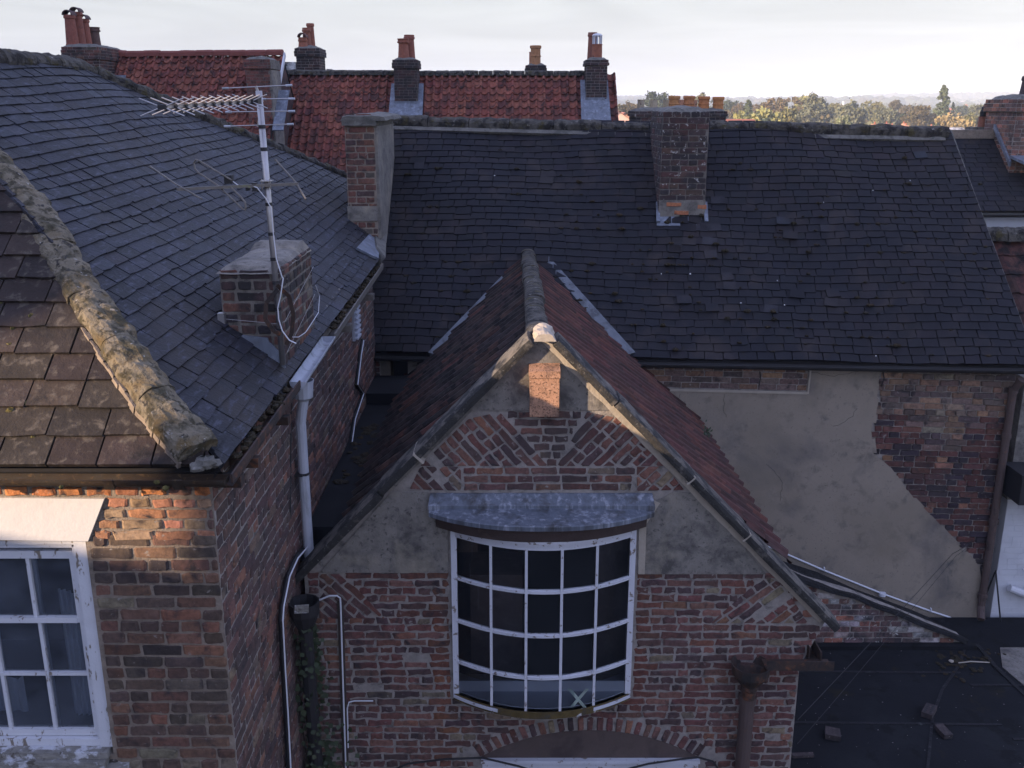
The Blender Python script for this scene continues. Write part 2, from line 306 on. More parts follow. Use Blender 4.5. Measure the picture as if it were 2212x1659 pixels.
# ------------------------------------------------------------------ palettes (real colours of the pieces)
def pal(cols, rng, j=.22):
    c = rng.choices([x[1] for x in cols], [x[0] for x in cols])[0]; k = 1+rng.uniform(-j, j)
    return tuple(max(0, x*k*(1+rng.uniform(-.06, .06))) for x in c)
P_GABLE = [(5, (.135,.050,.040)), (3, (.10,.048,.044)), (3, (.17,.075,.055)), (2, (.075,.042,.042)), (1.2, (.21,.085,.05)), (1, (.19,.14,.09))]
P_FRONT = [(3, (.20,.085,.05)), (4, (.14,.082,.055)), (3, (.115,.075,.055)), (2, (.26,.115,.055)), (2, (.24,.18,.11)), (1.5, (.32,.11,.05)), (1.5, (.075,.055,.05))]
P_SIDE = [(4, (.15,.068,.052)), (4, (.115,.064,.055)), (2, (.25,.10,.06)), (2, (.085,.055,.05)), (1, (.18,.12,.08))]
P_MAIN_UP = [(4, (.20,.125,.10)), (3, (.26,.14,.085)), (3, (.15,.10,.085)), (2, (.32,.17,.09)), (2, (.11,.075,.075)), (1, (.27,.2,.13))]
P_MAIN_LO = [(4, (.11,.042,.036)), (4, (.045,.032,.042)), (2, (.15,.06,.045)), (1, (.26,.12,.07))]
P_CHIM = [(4, (.17,.07,.05)), (3, (.10,.055,.05)), (2, (.23,.095,.06)), (1, (.13,.10,.08))]
P_CHIM_DK = [(4, (.085,.055,.055)), (3, (.12,.055,.05)), (2, (.055,.045,.05)), (1, (.15,.09,.07))]
P_ORANGE = [(4, (.40,.15,.06)), (2, (.30,.13,.07)), (2, (.22,.12,.08))]
P_SLATE_SIDE = [(4, (.075,.083,.125)), (3, (.060,.064,.095)), (3, (.095,.105,.155)), (2, (.075,.068,.088)), (1, (.125,.137,.19))]
P_SLATE_MAIN = [(4, (.046,.042,.056)), (3, (.060,.052,.063)), (3, (.036,.036,.05)), (1, (.078,.066,.074))]
P_SLATE_FRONT = [(4, (.125,.09,.075)), (3, (.10,.075,.068)), (2, (.15,.11,.088))]
P_SLATE_FAR = [(4, (.034,.035,.05)), (3, (.045,.044,.058)), (2, (.028,.03,.045))]
P_TILE_RED = [(5, (.27,.075,.045)), (3, (.22,.06,.04)), (3, (.32,.095,.055)), (1, (.16,.055,.045))]
P_TILE_GR = [(4, (.15,.052,.042)), (3, (.12,.05,.042)), (2, (.19,.065,.045))]
P_TILE_GL = [(5, (.075,.048,.042)), (3, (.055,.042,.04)), (2, (.11,.055,.043)), (1, (.14,.055,.04))]

def scale_pal(P, k, sat=1.):
    out = []
    for w_, c_ in P:
        g_ = sum(c_)/3; out.append((w_, tuple((g_+(x-g_)*sat)*k for x in c_)))
    return out
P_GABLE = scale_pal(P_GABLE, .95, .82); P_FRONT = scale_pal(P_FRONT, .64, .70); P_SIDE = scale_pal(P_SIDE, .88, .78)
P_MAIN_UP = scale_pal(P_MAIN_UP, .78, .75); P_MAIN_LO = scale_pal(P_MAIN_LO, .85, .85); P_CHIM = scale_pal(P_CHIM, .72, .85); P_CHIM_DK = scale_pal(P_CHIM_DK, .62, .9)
P_SLATE_SIDE = scale_pal(P_SLATE_SIDE, .19, 1.); P_SLATE_MAIN = scale_pal(P_SLATE_MAIN, .235, 1.25); P_SLATE_FRONT = scale_pal(P_SLATE_FRONT, .28, .8); P_SLATE_FAR = scale_pal(P_SLATE_FAR, .27, 1.2)
P_TILE_RED = scale_pal(P_TILE_RED, .76, .86); P_TILE_GR = scale_pal(P_TILE_GR, .50, .8); P_TILE_GL = scale_pal(P_TILE_GL, .62, .8)

# ------------------------------------------------------------------ walls, slates, tiles
def clip_poly(poly, region):
    """Sutherland-Hodgman, region convex ccw, 2-D"""
    out = poly
    for i in range(len(region)):
        ax, ay = region[i]; bx, by = region[(i+1) % len(region)]; inp = out; out = []
        if not inp: return []
        def sd(p): return (bx-ax)*(p[1]-ay)-(by-ay)*(p[0]-ax)
        for k in range(len(inp)):
            p, q = inp[k], inp[(k+1) % len(inp)]; sp, sq = sd(p), sd(q)
            if sp >= 0: out.append(p)
            if (sp >= 0) != (sq >= 0):
                t = sp/(sp-sq); out.append((p[0]+(q[0]-p[0])*t, p[1]+(q[1]-p[1])*t))
    return out
def area2(p): return sum(p[i][0]*p[(i+1) % len(p)][1]-p[(i+1) % len(p)][0]*p[i][1] for i in range(len(p)))/2

def one_brick(mb, O, U, Vv, N, c, L_, h, rng, col, m=1, rot=0., rough=.005, proud=.008, region=None, fine=True, back=.012):
    hw, hh = L_/2, h/2
    if fine:
        base = []
        for (sx, sy, ex, ey) in ((-1,-1,1,-1),(1,-1,1,1),(1,1,-1,1),(-1,1,-1,-1)):
            k = rng.uniform(.55, 1)
            cx, cy = sx*hw, sy*hh
            r = min(hh*.35, .014)*rng.uniform(.2, 1)
            if (sx, sy) == (-1,-1): pts = [(cx, cy+r), (cx+r, cy)]
            elif (sx, sy) == (1,-1): pts = [(cx-r, cy), (cx, cy+r)]
            elif (sx, sy) == (1,1): pts = [(cx, cy-r), (cx-r, cy)]
            else: pts = [(cx+r, cy), (cx, cy-r)]
            base += pts
            if sx == ex: pass
            else:
                base.append((0.33*sx*hw if True else 0, cy)); base.append((-0.33*sx*hw, cy))
        pts = [(x+rng.uniform(-rough, rough), y+rng.uniform(-rough, rough)) for x, y in base]
    else: pts = [(-hw,-hh),(hw,-hh),(hw,hh),(-hw,hh)]
    ca, sa = math.cos(rot), math.sin(rot)
    pts = [(c[0]+x*ca-y*sa, c[1]+x*sa+y*ca) for x, y in pts]
    if region:
        pts = clip_poly(pts, region)
        if len(pts) < 3 or abs(area2(pts)) < .15*L_*h: return
    pr = proud*rng.uniform(.4, 1.3)
    g = (sum(p[0] for p in pts)/len(pts), sum(p[1] for p in pts)/len(pts))
    n = len(pts); P = [O+U*p[0]+Vv*p[1] for p in pts]
    if fine:
        inn = []
        for p in pts:
            dx, dy = g[0]-p[0], g[1]-p[1]; d = math.hypot(dx, dy)+1e-6; k = .007
            inn.append((p[0]+dx/d*k*2, p[1]+dy/d*k))
        Q = [O+U*p[0]+Vv*p[1]+N*(pr+rng.uniform(-.0012, .0012)) for p in inn]
        R = [p+N*pr*.45 for p in P]
        vs = [p-N*back for p in P]+R+Q
        fs = [tuple(range(2*n, 3*n))]+[(i, (i+1) % n, n+(i+1) % n, n+i) for i in range(n)]+[(n+i, n+(i+1) % n, 2*n+(i+1) % n, 2*n+i) for i in range(n)]
    else:
        vs = [p-N*back for p in P]+[p+N*pr for p in P]
        fs = [tuple(range(n, 2*n))]+[(i, (i+1) % n, n+(i+1) % n, n+i) for i in range(n)]
    mb.idx(vs, fs, col, m)

def lay(mb, O, U, Vv, N, spans, v0, v1, rng, palette, course=.075, joint=.011, length=.235, m=1, fine=True, region=None, rough=.005, proud=.008, lenf=1., wav=0., miss=0.):
    """brick courses; spans(v) gives the free (u0,u1) stretches of the course whose middle is at v"""
    O, U, Vv, N = V3(O), V3(U), V3(Vv), V3(N)
    k = 0; v = v0
    while v < v1-1e-6:
        vc = v+course/2; k += 1
        for (a, b) in spans(vc):
            u = a-(length*.5 if k % 2 else 0)*rng.uniform(.7, 1.2)
            header_row = (k % 4 == 0)
            while u < b:
                Ls = length*rng.uniform(.93, 1.05)
                if header_row or rng.random() < .13: Ls = length*.49*rng.uniform(.95, 1.15)
                s0, s1 = max(u, a), min(u+Ls, b)
                if s1-s0 > .035 and rng.random() >= miss:
                    p = palette(0.5*(s0+s1), vc) if callable(palette) else palette
                    dv = wav*math.sin(.5*(s0+s1)*2.1+k*.4)
                    one_brick(mb, O, U, Vv, N, ((s0+s1)/2, vc+dv+rng.uniform(-.0015, .0015)), (s1-s0)-joint*lenf, course-joint, rng, pal(p, rng), m, rng.uniform(-.006, .006), rough, proud, region, fine)
                u += Ls
        v += course

def slates(mb, O, U, Vv, region, rng, palette, gauge=.125, width=.25, m=0, tilt=.010, th=.007, v0=None, jit=.004, slip=.02, back=.35, warp=None, cvar=.2):
    """region: convex ccw polygon in (u along the eave, v up the slope)"""
    O, U, Vv = V3(O), V3(U).normalized(), V3(Vv).normalized(); N = U.cross(Vv).normalized()
    us = [p[0] for p in region]; vs_ = [p[1] for p in region]
    v = (min(vs_) if v0 is None else v0); k = 0
    while v < max(vs_):
        k += 1; u = min(us)-width*rng.uniform(.5, 1.)-(width*.5 if k % 2 else 0)
        gr = gauge*(1+.0*k)
        while u < max(us):
            wd = width*rng.uniform(.82, 1.15); col = pal(palette, rng, cvar)
            d = rng.uniform(-jit, jit); 
            if rng.random() < slip: d -= rng.uniform(.01, .03)
            g = .0055
            top = v+gr*1.55
            chp = rng.uniform(0, .018) if rng.random() < .35 else 0
            q = [(u+g, v+d+rng.uniform(-.002, .002)+(chp if rng.random() < .5 else 0)), (u+wd*.5, v+d+rng.uniform(-.003, .003)), (u+wd-g, v+d+rng.uniform(-.003, .003)+(chp if rng.random() < .5 else 0)), (u+wd-g+rng.uniform(-.002, .002), top), (u+g, top)]
            q = clip_poly(q, region)
            if len(q) >= 3 and area2(q) > 1e-4:
                lift = th*1.1+rng.uniform(0, .003)
                def hh(p): 
                    w_ = warp(p[0], p[1]) if warp else 0.
                    return w_+tilt*max(0, 1-(p[1]-v)/(gr*1.55))+lift*.2
                tw = rng.uniform(-.005, .005)
                up = [O+U*p[0]+Vv*p[1]+N*(hh(p)+th+tw*(p[0]-u)/wd) for p in q]
                dn = [O+U*p[0]+Vv*p[1]+N*(hh(p)-th*.9) for p in q]
                n = len(q)
                mb.idx(up+dn, [tuple(range(n))]+[(i, n+i, n+(i+1) % n, (i+1) % n) for i in range(n)], col, m)
            u += wd
        v += gr

def pantiles(mb, O, U, Vv, nu, nv, rng, palette, tw=.24, gauge=.28, amp=.028, m=0, clipf=None, ns=8, lip=.024, cv=.2):
    """S profile tiles laid from O along U (eave) and up Vv"""
    O, U, Vv = V3(O), V3(U).normalized(), V3(Vv).normalized(); N = U.cross(Vv).normalized()
    def prof(t):
        return amp*(-.45*math.sin(math.pi*t/.62) if t < .62 else .95*math.sin(math.pi*(t-.62)/.46))
    for j in range(nv):
        for i in range(nu):
            uc = (i+.5)*tw; vc = (j+.5)*gauge
            if clipf and not clipf(uc, vc): continue
            col = pal(palette, rng, cv); du = rng.uniform(-.004, .004); dv = rng.uniform(-.008, .008); dn = rng.uniform(0, .004); tl = rng.uniform(-.003, .003)
            vs = []; 
            for k in range(ns+1):
                t = k/ns; u = i*tw+t*tw+du
                h = prof(t)+dn+tl*t
                lo = O+U*u+Vv*(j*gauge+dv); hi = O+U*u+Vv*((j+1.12)*gauge)
                vs += [lo+N*(h+.006), lo+N*(h+lip), hi+N*(h-.004)]
            fs = []
            for k in range(ns):
                a = k*3; b = (k+1)*3
                fs += [(a, b, b+1, a+1), (a+1, b+1, b+2, a+2)]
            e_ = len(vs); q1, q2 = vs[ns*3+1], vs[ns*3+2]; vs += [q1-N*amp*.5, q2-N*amp*.5]; fs.append((ns*3+1, e_, e_+1, ns*3+2))
            mb.idx(vs, fs, col, m)

def rough_bar(mb, A, B, W_, Hh, seglen, rng, m=0, up=(0,0,1), n=10, amp=.02, freq=6., gap=.012, drop=.4, sides=1., nseg_c=7):
    """a line of rounded ridge stones from A to B: half-round section, knobbly"""
    A, B = V3(A), V3(B); D = B-A; Lg = D.length; d = D.normalized(); up = V3(up)
    sd = d.cross(up).normalized(); u2 = sd.cross(d).normalized()
    t = 0
    while t < Lg-.02:
        e = min(t+seglen*rng.uniform(.85, 1.15), Lg); k = rng.uniform(.94, 1.06); off = sd*rng.uniform(-.01, .01)+u2*rng.uniform(-.008, .008)
        ns = max(3, int((e-t)/.045)); rows = []
        for i in range(ns+1):
            s = t+gap/2+(e-t-gap)*i/ns; r = []
            for j in range(n+1):
                a = math.pi*j/n; ca, sa = math.cos(a), math.sin(a)
                p = A+d*s+off+sd*(ca*W_*k)+u2*((abs(sa)**.8)*Hh*k*1.0-drop*Hh*(1 if j in (0, n) else 0))
                nn = noise.noise(p*freq)*amp+noise.noise(p*freq*3.1)*amp*.5
                p = p+(sd*ca+u2*sa)*nn
                if i in (0, ns): p = p-u2*Hh*.06
                r.append(p)
            rows.append(r)
        vs = [p for r in rows for p in r]; c = n+1
        fs = [(i*c+j, (i+1)*c+j, (i+1)*c+j+1, i*c+j+1) for i in range(ns) for j in range(n)]
        fs += [tuple(range(0, c)), tuple(range(ns*c+c-1, ns*c-1, -1))]
        mb.idx(vs, fs, pal([(1, (.2,.2,.2))], rng), m)
        t = e

def blob(mb, c, r, rng, m=0, flat=.6, n=7, col=(.5,.5,.5)):
    vs = []; rings = 4
    for i in range(rings+1):
        ph = math.pi*i/rings
        for j in range(n):
            t = 2*math.pi*j/n; k = r*rng.uniform(.75, 1.15)
            vs.append(V3(c)+V3((k*math.sin(ph)*math.cos(t), k*math.sin(ph)*math.sin(t), k*flat*math.cos(ph))))
    fs = [(i*n+j, (i+1)*n+j, (i+1)*n+(j+1) % n, i*n+(j+1) % n) for i in range(rings) for j in range(n)]
    mb.idx(vs, fs, col, m)

def convex_wall(mb, poly, N, th, m=0, col=MORT):
    mb.prism(poly, N, -th, 0, col, m)

X, Y_, Z = V3((1,0,0)), V3((0,1,0)), V3((0,0,1))
def brick_stack(name, parent, x0, x1, y0, y1, z0, z1, seed, palette, mats=('mortar_dark', 'brick_sooty'), corbel=0, fine=False, course=.075, length=.235, faces='flr', cap=True, joint=.011, label=None, capm=None, taper=0.):
    """a chimney stack: mortar core, laid bricks, oversailing courses, flaunching"""
    rng = random.Random(seed); mb = MB()
    zc = z1-corbel*course
    mb.box((x0, y0, z0), (x1, y1, zc), MORT, 0)
    def faces_of(a0, a1, b0, b1, q0, q1):
        if 'f' in faces: lay(mb, (a0, b0, q0), X, Z, -Y_, lambda v: [(0, a1-a0)], 0, q1-q0, rng, palette, course, joint, length, 1, fine, rough=.004)
        if 'l' in faces: lay(mb, (a0, b1, q0), -Y_, Z, -X, lambda v: [(0, b1-b0)], 0, q1-q0, rng, palette, course, joint, length, 1, fine, rough=.004)
        if 'r' in faces: lay(mb, (a1, b0, q0), Y_, Z, X, lambda v: [(0, b1-b0)], 0, q1-q0, rng, palette, course, joint, length, 1, fine, rough=.004)
    faces_of(x0, x1, y0, y1, z0, zc)
    for i in range(corbel):
        o = .022*(1+(1 if i < corbel-1 else .3)) if corbel > 1 else .02
        a0, a1, b0, b1 = x0-o, x1+o, y0-o, y1+o
        mb.box((a0, b0, zc+i*course+.001*i), (a1, b1, zc+(i+1)*course), MORT, 0)
        faces_of(a0, a1, b0, b1, zc+i*course, zc+(i+1)*course-.002)
    st = mb.build(name, [M[mats[0]], M[mats[1]]], parent, label=label)
    if cap:
        mc = MB(); nx = max(4, int((x1-x0)/.09)); ny = max(4, int((y1-y0)/.09)); vs = []
        for j in range(ny+1):
            for i in range(nx+1):
                e = min(i, nx-i, j, ny-j)/3.; h = .0 if e == 0 else .04+.05*min(1, e)
                x = x0+.005+(x1-x0-.01)*i/nx; y = y0+.005+(y1-y0-.01)*j/ny
                vs.append((x, y, z1+h+noise.noise(V3((x, y, z1))*7)*.02))
        fs = [(j*(nx+1)+i, j*(nx+1)+i+1, (j+1)*(nx+1)+i+1, (j+1)*(nx+1)+i) for j in range(ny) for i in range(nx)]
        mc.idx(vs, fs, (.2,.2,.2), 0)
        mc.build('flaunching', M[capm or 'cement'], st)
    return st
def pot(parent, c, h, r, col, kind='roll', name='chimney_pot', m='terracotta', lean=0.):
    mb = MB(); n = 18; t = Matrix.Rotation(lean, 3, 'Y')
    if kind == 'tall': pr = [(r*1.12, 0), (r*1.1, .06), (r*1.02, .1), (r*.84, h*.8), (r*.82, h-.09), (r*.98, h-.08), (r*.98, h-.03), (r*.88, h), (r*.72, h), (r*.7, h-.3)]
    elif kind == 'plain': pr = [(r, 0), (r, h*.5), (r*.97, h-.03), (r*1.04, h-.025), (r*1.04, h), (r*.85, h), (r*.83, h-.3)]
    elif kind == 'ring': pr = [(r*1.02, 0), (r*.98, h*.42), (r*1.08, h*.44), (r*1.08, h*.5), (r*.96, h*.52), (r*.96, h-.09), (r*1.12, h-.08), (r*1.14, h-.02), (r*1.05, h), (r*.86, h), (r*.84, h-.3)]
    elif kind == 'flare': pr = [(r*1.08, 0), (r*.93, h*.5), (r*.88, h*.78), (r*1.12, h*.8), (r*1.15, h*.86), (r*1.02, h*.88), (r*1.02, h*.96), (r*1.14, h*.97), (r*1.1, h), (r*.86, h), (r*.84, h-.3)]
    else: pr = [(r*1.1, 0), (r*.92, h*.75), (r*.9, h-.12), (r*1.05, h-.11), (r*1.08, h-.06), (r*.98, h-.05), (r*.98, h), (r*.82, h), (r*.8, h-.3)]
    mb.lathe(c, pr, n, col, 0, t)
    return mb.build(name, M[m], parent, smooth=False)
def hood(parent, c, r, rng_col, kind='half', name='pot_cowl'):
    """half-round clay hood over a pot, open at both ends"""
    mb = MB(); c = V3(c); n = 10; Lh = r*2.5
    for (ro, ri) in ((r*1.1, r*.9),):
        for j in range(n):
            a0, a1 = math.pi*j/n, math.pi*(j+1)/n
            def P(a, q, y): return c+V3((math.cos(a)*q, y, math.sin(a)*q*.95))
            for (y0, y1) in ((-Lh/2, Lh/2),):
                mb.face([P(a0, ro, y0), P(a0, ro, y1), P(a1, ro, y1), P(a1, ro, y0)], rng_col)
                mb.face([P(a0, ri, y0), P(a1, ri, y0), P(a1, ri, y1), P(a0, ri, y1)], rng_col)
                mb.face([P(a0, ri, y0), P(a0, ro, y0), P(a1, ro, y0), P(a1, ri, y0)], rng_col)
                mb.face([P(a0, ri, y1), P(a1, ri, y1), P(a1, ro, y1), P(a0, ro, y1)], rng_col)
    return mb.build(name, M['terracotta'], parent)
# ------------------------------------------------------------------ ground and hills
def hgt(x, y):
    r = math.hypot(x, y); k = min(1, max(0, (r-700)/1900)); k = k*k*(3-2*k)
    n = noise.noise(V3((x*.00075+3.1, y*.00075, 0)))*.5+noise.noise(V3((x*.0022, y*.0022+7, 0)))*.22
    return k*(17+24*n+max(0, (r-2600)/3000)*6+6*min(1, max(0, (x/(abs(y)+1)-.22)*6)))-2.5*min(1, max(0, (r-80)/300))*(1-k)
def build_ground():
    mb = MB(); rs = [0, 6, 12, 20, 35, 60, 90, 130, 180, 250, 340, 450, 580, 720, 880, 1050, 1240, 1450, 1680, 1930, 2200, 2500, 2820, 3160, 3520, 3850, 4200]
    na = 180; vs = [(0, 0, 0)]
    for r in rs[1:]:
        for j in range(na):
            t = 2*math.pi*j/na; x, y = r*math.cos(t), r*math.sin(t); vs.append((x, y, hgt(x, y)))
    fs = [(0, 1+j, 1+(j+1) % na) for j in range(na)]
    for i in range(len(rs)-2):
        for j in range(na):
            a = 1+i*na; fs.append((a+j, a+na+j, a+na+(j+1) % na, a+(j+1) % na))
    mb.idx(vs, fs)
    m = bpy.data.materials.new('ground'); m.use_nodes = True; t = m.node_tree; N = t.nodes; bs = N['Principled BSDF']; bs.inputs['Roughness'].default_value = .95
    co = N.new('ShaderNodeTexCoord'); vo = N.new('ShaderNodeTexVoronoi'); vo.inputs['Scale'].default_value = .0055
    nd = N.new('ShaderNodeTexNoise'); nd.inputs['Scale'].default_value = .012; vm = N.new('ShaderNodeVectorMath'); vm.operation = 'MULTIPLY_ADD'
    vm.inputs[1].default_value = (60, 60, 0); t.links.new(co.outputs['Object'], nd.inputs[0]); t.links.new(nd.outputs['Color'], vm.inputs[0]); t.links.new(co.outputs['Object'], vm.inputs[2])
    t.links.new(vm.outputs[0], vo.inputs[0])
    r = N.new('ShaderNodeValToRGB'); r.color_ramp.interpolation = 'CONSTANT'; e = r.color_ramp.elements
    e[0].color = (.17, .16, .06, 1); e[1].position = .3; e[1].color = (.36, .27, .15, 1)
    for p, c in ((.45, (.10, .13, .045, 1)), (.62, (.30, .21, .12, 1)), (.8, (.19, .19, .07, 1))):
        q = e.new(p); q.color = c
    t.links.new(vo.outputs['Color'], r.inputs[0])
    ln = N.new('ShaderNodeVectorMath'); ln.operation = 'LENGTH'; t.links.new(co.outputs['Object'], ln.inputs[0])
    mr = N.new('ShaderNodeMapRange'); mr.inputs[1].default_value = 60; mr.inputs[2].default_value = 75; t.links.new(ln.outputs['Value'], mr.inputs[0])
    mi = N.new('ShaderNodeMixRGB'); mi.inputs[1].default_value = (.05, .05, .052, 1); t.links.new(mr.outputs[0], mi.inputs[0]); t.links.new(r.outputs[0], mi.inputs[2])
    t.links.new(mi.outputs[0], bs.inputs['Base Color'])
    o = mb.build('ground', m, smooth=True); o['kind'] = 'structure'
build_ground()

# ------------------------------------------------------------------ small builders for gutters and pipes
def half_gutter(mb, A, B, r, col=(.5,.5,.5), m=0, th=.006, n=8):
    A, B = V3(A), V3(B); d = (B-A).normalized(); sd = d.cross(Z).normalized(); u2 = sd.cross(d).normalized()
    def ring(P, q): return [P+sd*(math.cos(math.pi+math.pi*j/n)*q)+u2*(math.sin(math.pi+math.pi*j/n)*q) for j in range(n+1)]
    a, b, c, e = ring(A, r), ring(B, r), ring(A, r-th), ring(B, r-th); vs = a+b+c+e; k = n+1; fs = []
    for j in range(n):
        fs += [(j, k+j, k+j+1, j+1), (2*k+j, 2*k+j+1, 3*k+j+1, 3*k+j)]
    fs += [(0, 2*k, 3*k, k), (n, k+n, 3*k+n, 2*k+n)]
    mb.idx(vs, fs, col, m)
    for q in (0, 1):
        P = (A, B)[q]; rr = ring(P, r); mb.face(rr if q == 0 else rr[::-1], col, m)

# ================================================================== MAIN SLATE BUILDING (across the middle)
A_ = at(794, 764, 12.0); B_ = at(2236, 794, 11.3); C_ = at(836, 264, 14.95); D_ = at(2047, 285, 14.4)
mainb = thing('slate_roofed_building', 'long brick and render building under the big dark slate roof across the middle', 'building', (2.2, 13.2, 0))
U_m = (B_-A_); U_m.normalize(); midr = (C_+D_)/2; Vt = midr-(A_+B_)/2; V_m = (Vt-U_m*Vt.dot(U_m)).normalized(); N_m = U_m.cross(V_m).normalized()
def muv(P): d = P-A_; return (d.dot(U_m), d.dot(V_m))
def on_main(px, py): return atp(px, py, A_, N_m)
reg = [muv(A_), muv(B_), muv(on_main(2049, 278)), muv(on_main(837, 258))]
rng = random.Random(5)
mb = MB(); slates(mb, A_+N_m*.02, U_m, V_m, reg, rng, P_SLATE_MAIN, gauge=.122, width=.215, tilt=.016, th=.011, cvar=.17, jit=.006, slip=.03,
                  warp=lambda u, v: .035*math.sin(u*.9+.5)*math.sin(v*1.1)+.018*math.sin(u*2.6+v*1.7))
rs_ = random.Random(77)
for k in range(34):
    px, py = (rs_.uniform(1435, 1530), rs_.uniform(480, 560)) if k < 9 else (rs_.uniform(870, 2100), rs_.uniform(310, 760))
    P = on_main(px, py); u, v = muv(P); v = round(v/.122)*.122+.004; P = A_+U_m*u+V_m*v; w_ = rs_.uniform(.14, .2)
    col = rs_.choice([(.030, .029, .036), (.026, .022, .024), (.022, .026, .036), (.012, .012, .016)]); sk = rs_.uniform(-.02, .02)
    mb.obox(P+N_m*.044+V_m*rs_.uniform(-.02, .0), U_m*w_+V_m*sk, V_m*.125-U_m*sk, -N_m*.018, col)
roof = mb.build('roof', M['slate_main'], mainb)
mb = MB(); pl = [on_main(794, 766), on_main(2236, 796), on_main(2049, 283), on_main(837, 263)]
mb.prism(pl, N_m, -.12, -.02, (.02,.02,.02)); mb.build('roof_boarding', M['deck'], mainb)
# back slope of the roof (out of sight from here)
mb = MB(); r0, r1 = on_main(837, 262), on_main(2049, 282)
mb.idx([r0, r1, r1+V3((0, 3.4, -3.1)), r0+V3((0, 3.4, -3.1))], [(1, 0, 3, 2)], (.05,.045,.055)); mb.build('roof_back_slope', M['slate_main'], mainb)
mb = MB(); rr = random.Random(8)
rough_bar(mb, on_main(846, 266)+Z*.02, on_main(1412, 279)+Z*.0, .12, .095, .62, rr, amp=.022, up=(0, -.1, 1))
mb.build('ridge', M['ridge_dark'], mainb); mb = MB()
rough_bar(mb, on_main(1532, 279)+Z*.02, on_main(2045, 291)+Z*.02,   .12, .105, .6, rr, amp=.028, up=(0, -.1, 1))
mb.build('ridge', M['ridge_dark'], mainb, smooth=False)
# cement bed under the ridge
mb = MB()
for (a, b) in (((850, 281), (1405, 296)), ((1545, 296), (2040, 305))):
    P, Q = on_main(*a)+N_m*.03, on_main(*b)+N_m*.03; mb.beam(P, Q, .07, .045, N_m, MORT, 0)
mb.build('ridge_bedding', M['cement'], mainb)
# moss tufts on the slates
rr = random.Random(3); mb = MB(); 
for i in range(330):
    px, py = rr.uniform(840, 2140), rr.uniform(330, 770)
    if rr.random() > (.9 if (py > 420 and px > 900) else .35): continue
    P = on_main(px, py); u, v = muv(P)
    if not (0 < v): continue
    v = round((v)/.122)*.122+.0; P = A_+U_m*u+V_m*v
    s = rr.choice([.016, .020, .026, .034])
    for k in range(2): blob(mb, P+N_m*.055+V3((rr.uniform(-.03, .03), 0, 0)), s*rr.uniform(.8, 1.3), rr, flat=.6, n=7)
mb.build('moss_tufts', M['moss_dark'], mainb)['kind'] = 'stuff'
mb = MB()
for i in range(16):
    P = on_main(rr.uniform(900, 2130), rr.uniform(330, 775)); 
    mb.obox(P+N_m*.05, U_m*rr.uniform(.008, .02), V_m*rr.uniform(.008, .02), N_m*.003)
mb.build('bird_droppings', M['droppings'], mainb)['kind'] = 'stuff'
# walls
wA = A_+V3((.02, .13, -.06)); wB = V3((B_.x-.14, B_.y+.13, A_.z-.10)); wU = V3((wB.x-wA.x, wB.y-wA.y, 0)).normalized(); wN = V3((wU.y, -wU.x, 0))
def mw(px, py): P = atp(px, py, wA, wN); d = P-wA; return (d.dot(wU), P.z)
def MW(u, z, off=0): return V3((wA.x, wA.y, 0))+wU*u+Z*z+wN*off
Lw = (V3((wB.x, wB.y, 0))-V3((wA.x, wA.y, 0))).length; zt = A_.z-.03; ztr = B_.z-.03
u_op0, z_op0 = mw(822, 775); u_op1, z_op1 = mw(882, 832)
mb = MB()
mb.prism([MW(u_op1, 0), MW(Lw, 0), MW(Lw, zt), MW(u_op1, zt)], wN, -.3, 0, MORT, 0)
mb.prism([MW(0, 0), MW(u_op0, 0), MW(u_op0, zt), MW(0, zt)], wN, -.3, 0, MORT, 0)
mb.prism([MW(u_op0, 0), MW(u_op1, 0), MW(u_op1, z_op1), MW(u_op0, z_op1)], wN, -.3, 0, MORT, 0)
rg = random.Random(21)
bnd = [(1901, 797), (1893, 860), (1884, 930), (1888, 977), (1927, 1011), (1973, 1074), (2028, 1132), (2085, 1190), (2122, 1232)]
bu = [mw(*p) for p in bnd]
def bleft(z):
    for i in range(len(bu)-1):
        (u0, z0), (u1, z1) = bu[i], bu[i+1]
        if z1 <= z <= z0: return u0+(u1-u0)*(z0-z)/(z0-z1)
    return bu[0][0] if z > bu[0][1] else 99
jag = {}
def sp_right(v):
    z = v; b = bleft(z)
    k = round(z/.078); jag.setdefault(k, rg.uniform(-.05, .05))
    return [(b+jag[k], Lw)] if b < Lw else []
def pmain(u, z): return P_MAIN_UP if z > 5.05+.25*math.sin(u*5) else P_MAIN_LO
O = V3((wA.x, wA.y, 0))
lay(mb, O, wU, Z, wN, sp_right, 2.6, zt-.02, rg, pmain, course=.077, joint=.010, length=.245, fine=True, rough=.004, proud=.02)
us0, zs0 = mw(1395, 836); us1, _ = mw(1743, 836)
lay(mb, O, wU, Z, wN, lambda v: [(us0-.15, us1)], zs0, zt-.02, rg, P_MAIN_UP, course=.077, joint=.010, length=.245, fine=True, rough=.004)
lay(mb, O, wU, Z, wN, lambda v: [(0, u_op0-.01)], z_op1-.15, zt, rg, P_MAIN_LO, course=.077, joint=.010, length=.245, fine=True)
mb.build('wall', [M['mortar'], M['brick']], mainb)
# render coat
mb = MB()
def rp(pts, t=.028, m=0): mb.prism([MW(*p) for p in pts][::1], wN, .001, t, (.2,.2,.2), m)
uL, zL = mw(1350, 790); _, zb = 0, 2.5
e = us1+.012
rp([(u_op1+.02, zb), (us0-.16, zb), (us0-.16, zs0-.02), (us0-.45, zt-.25), (u_op1+.02, zt-.3)])
rp([(us0-.16, zb), (e, zb), (e, zs0-.015), (us0-.16, zs0-.015)])
prev = None
zlist = [2.5, 3.2]+sorted({p[1] for p in bu})
cur = [(e, zb), (bu[-1][0]+.35, zb)]
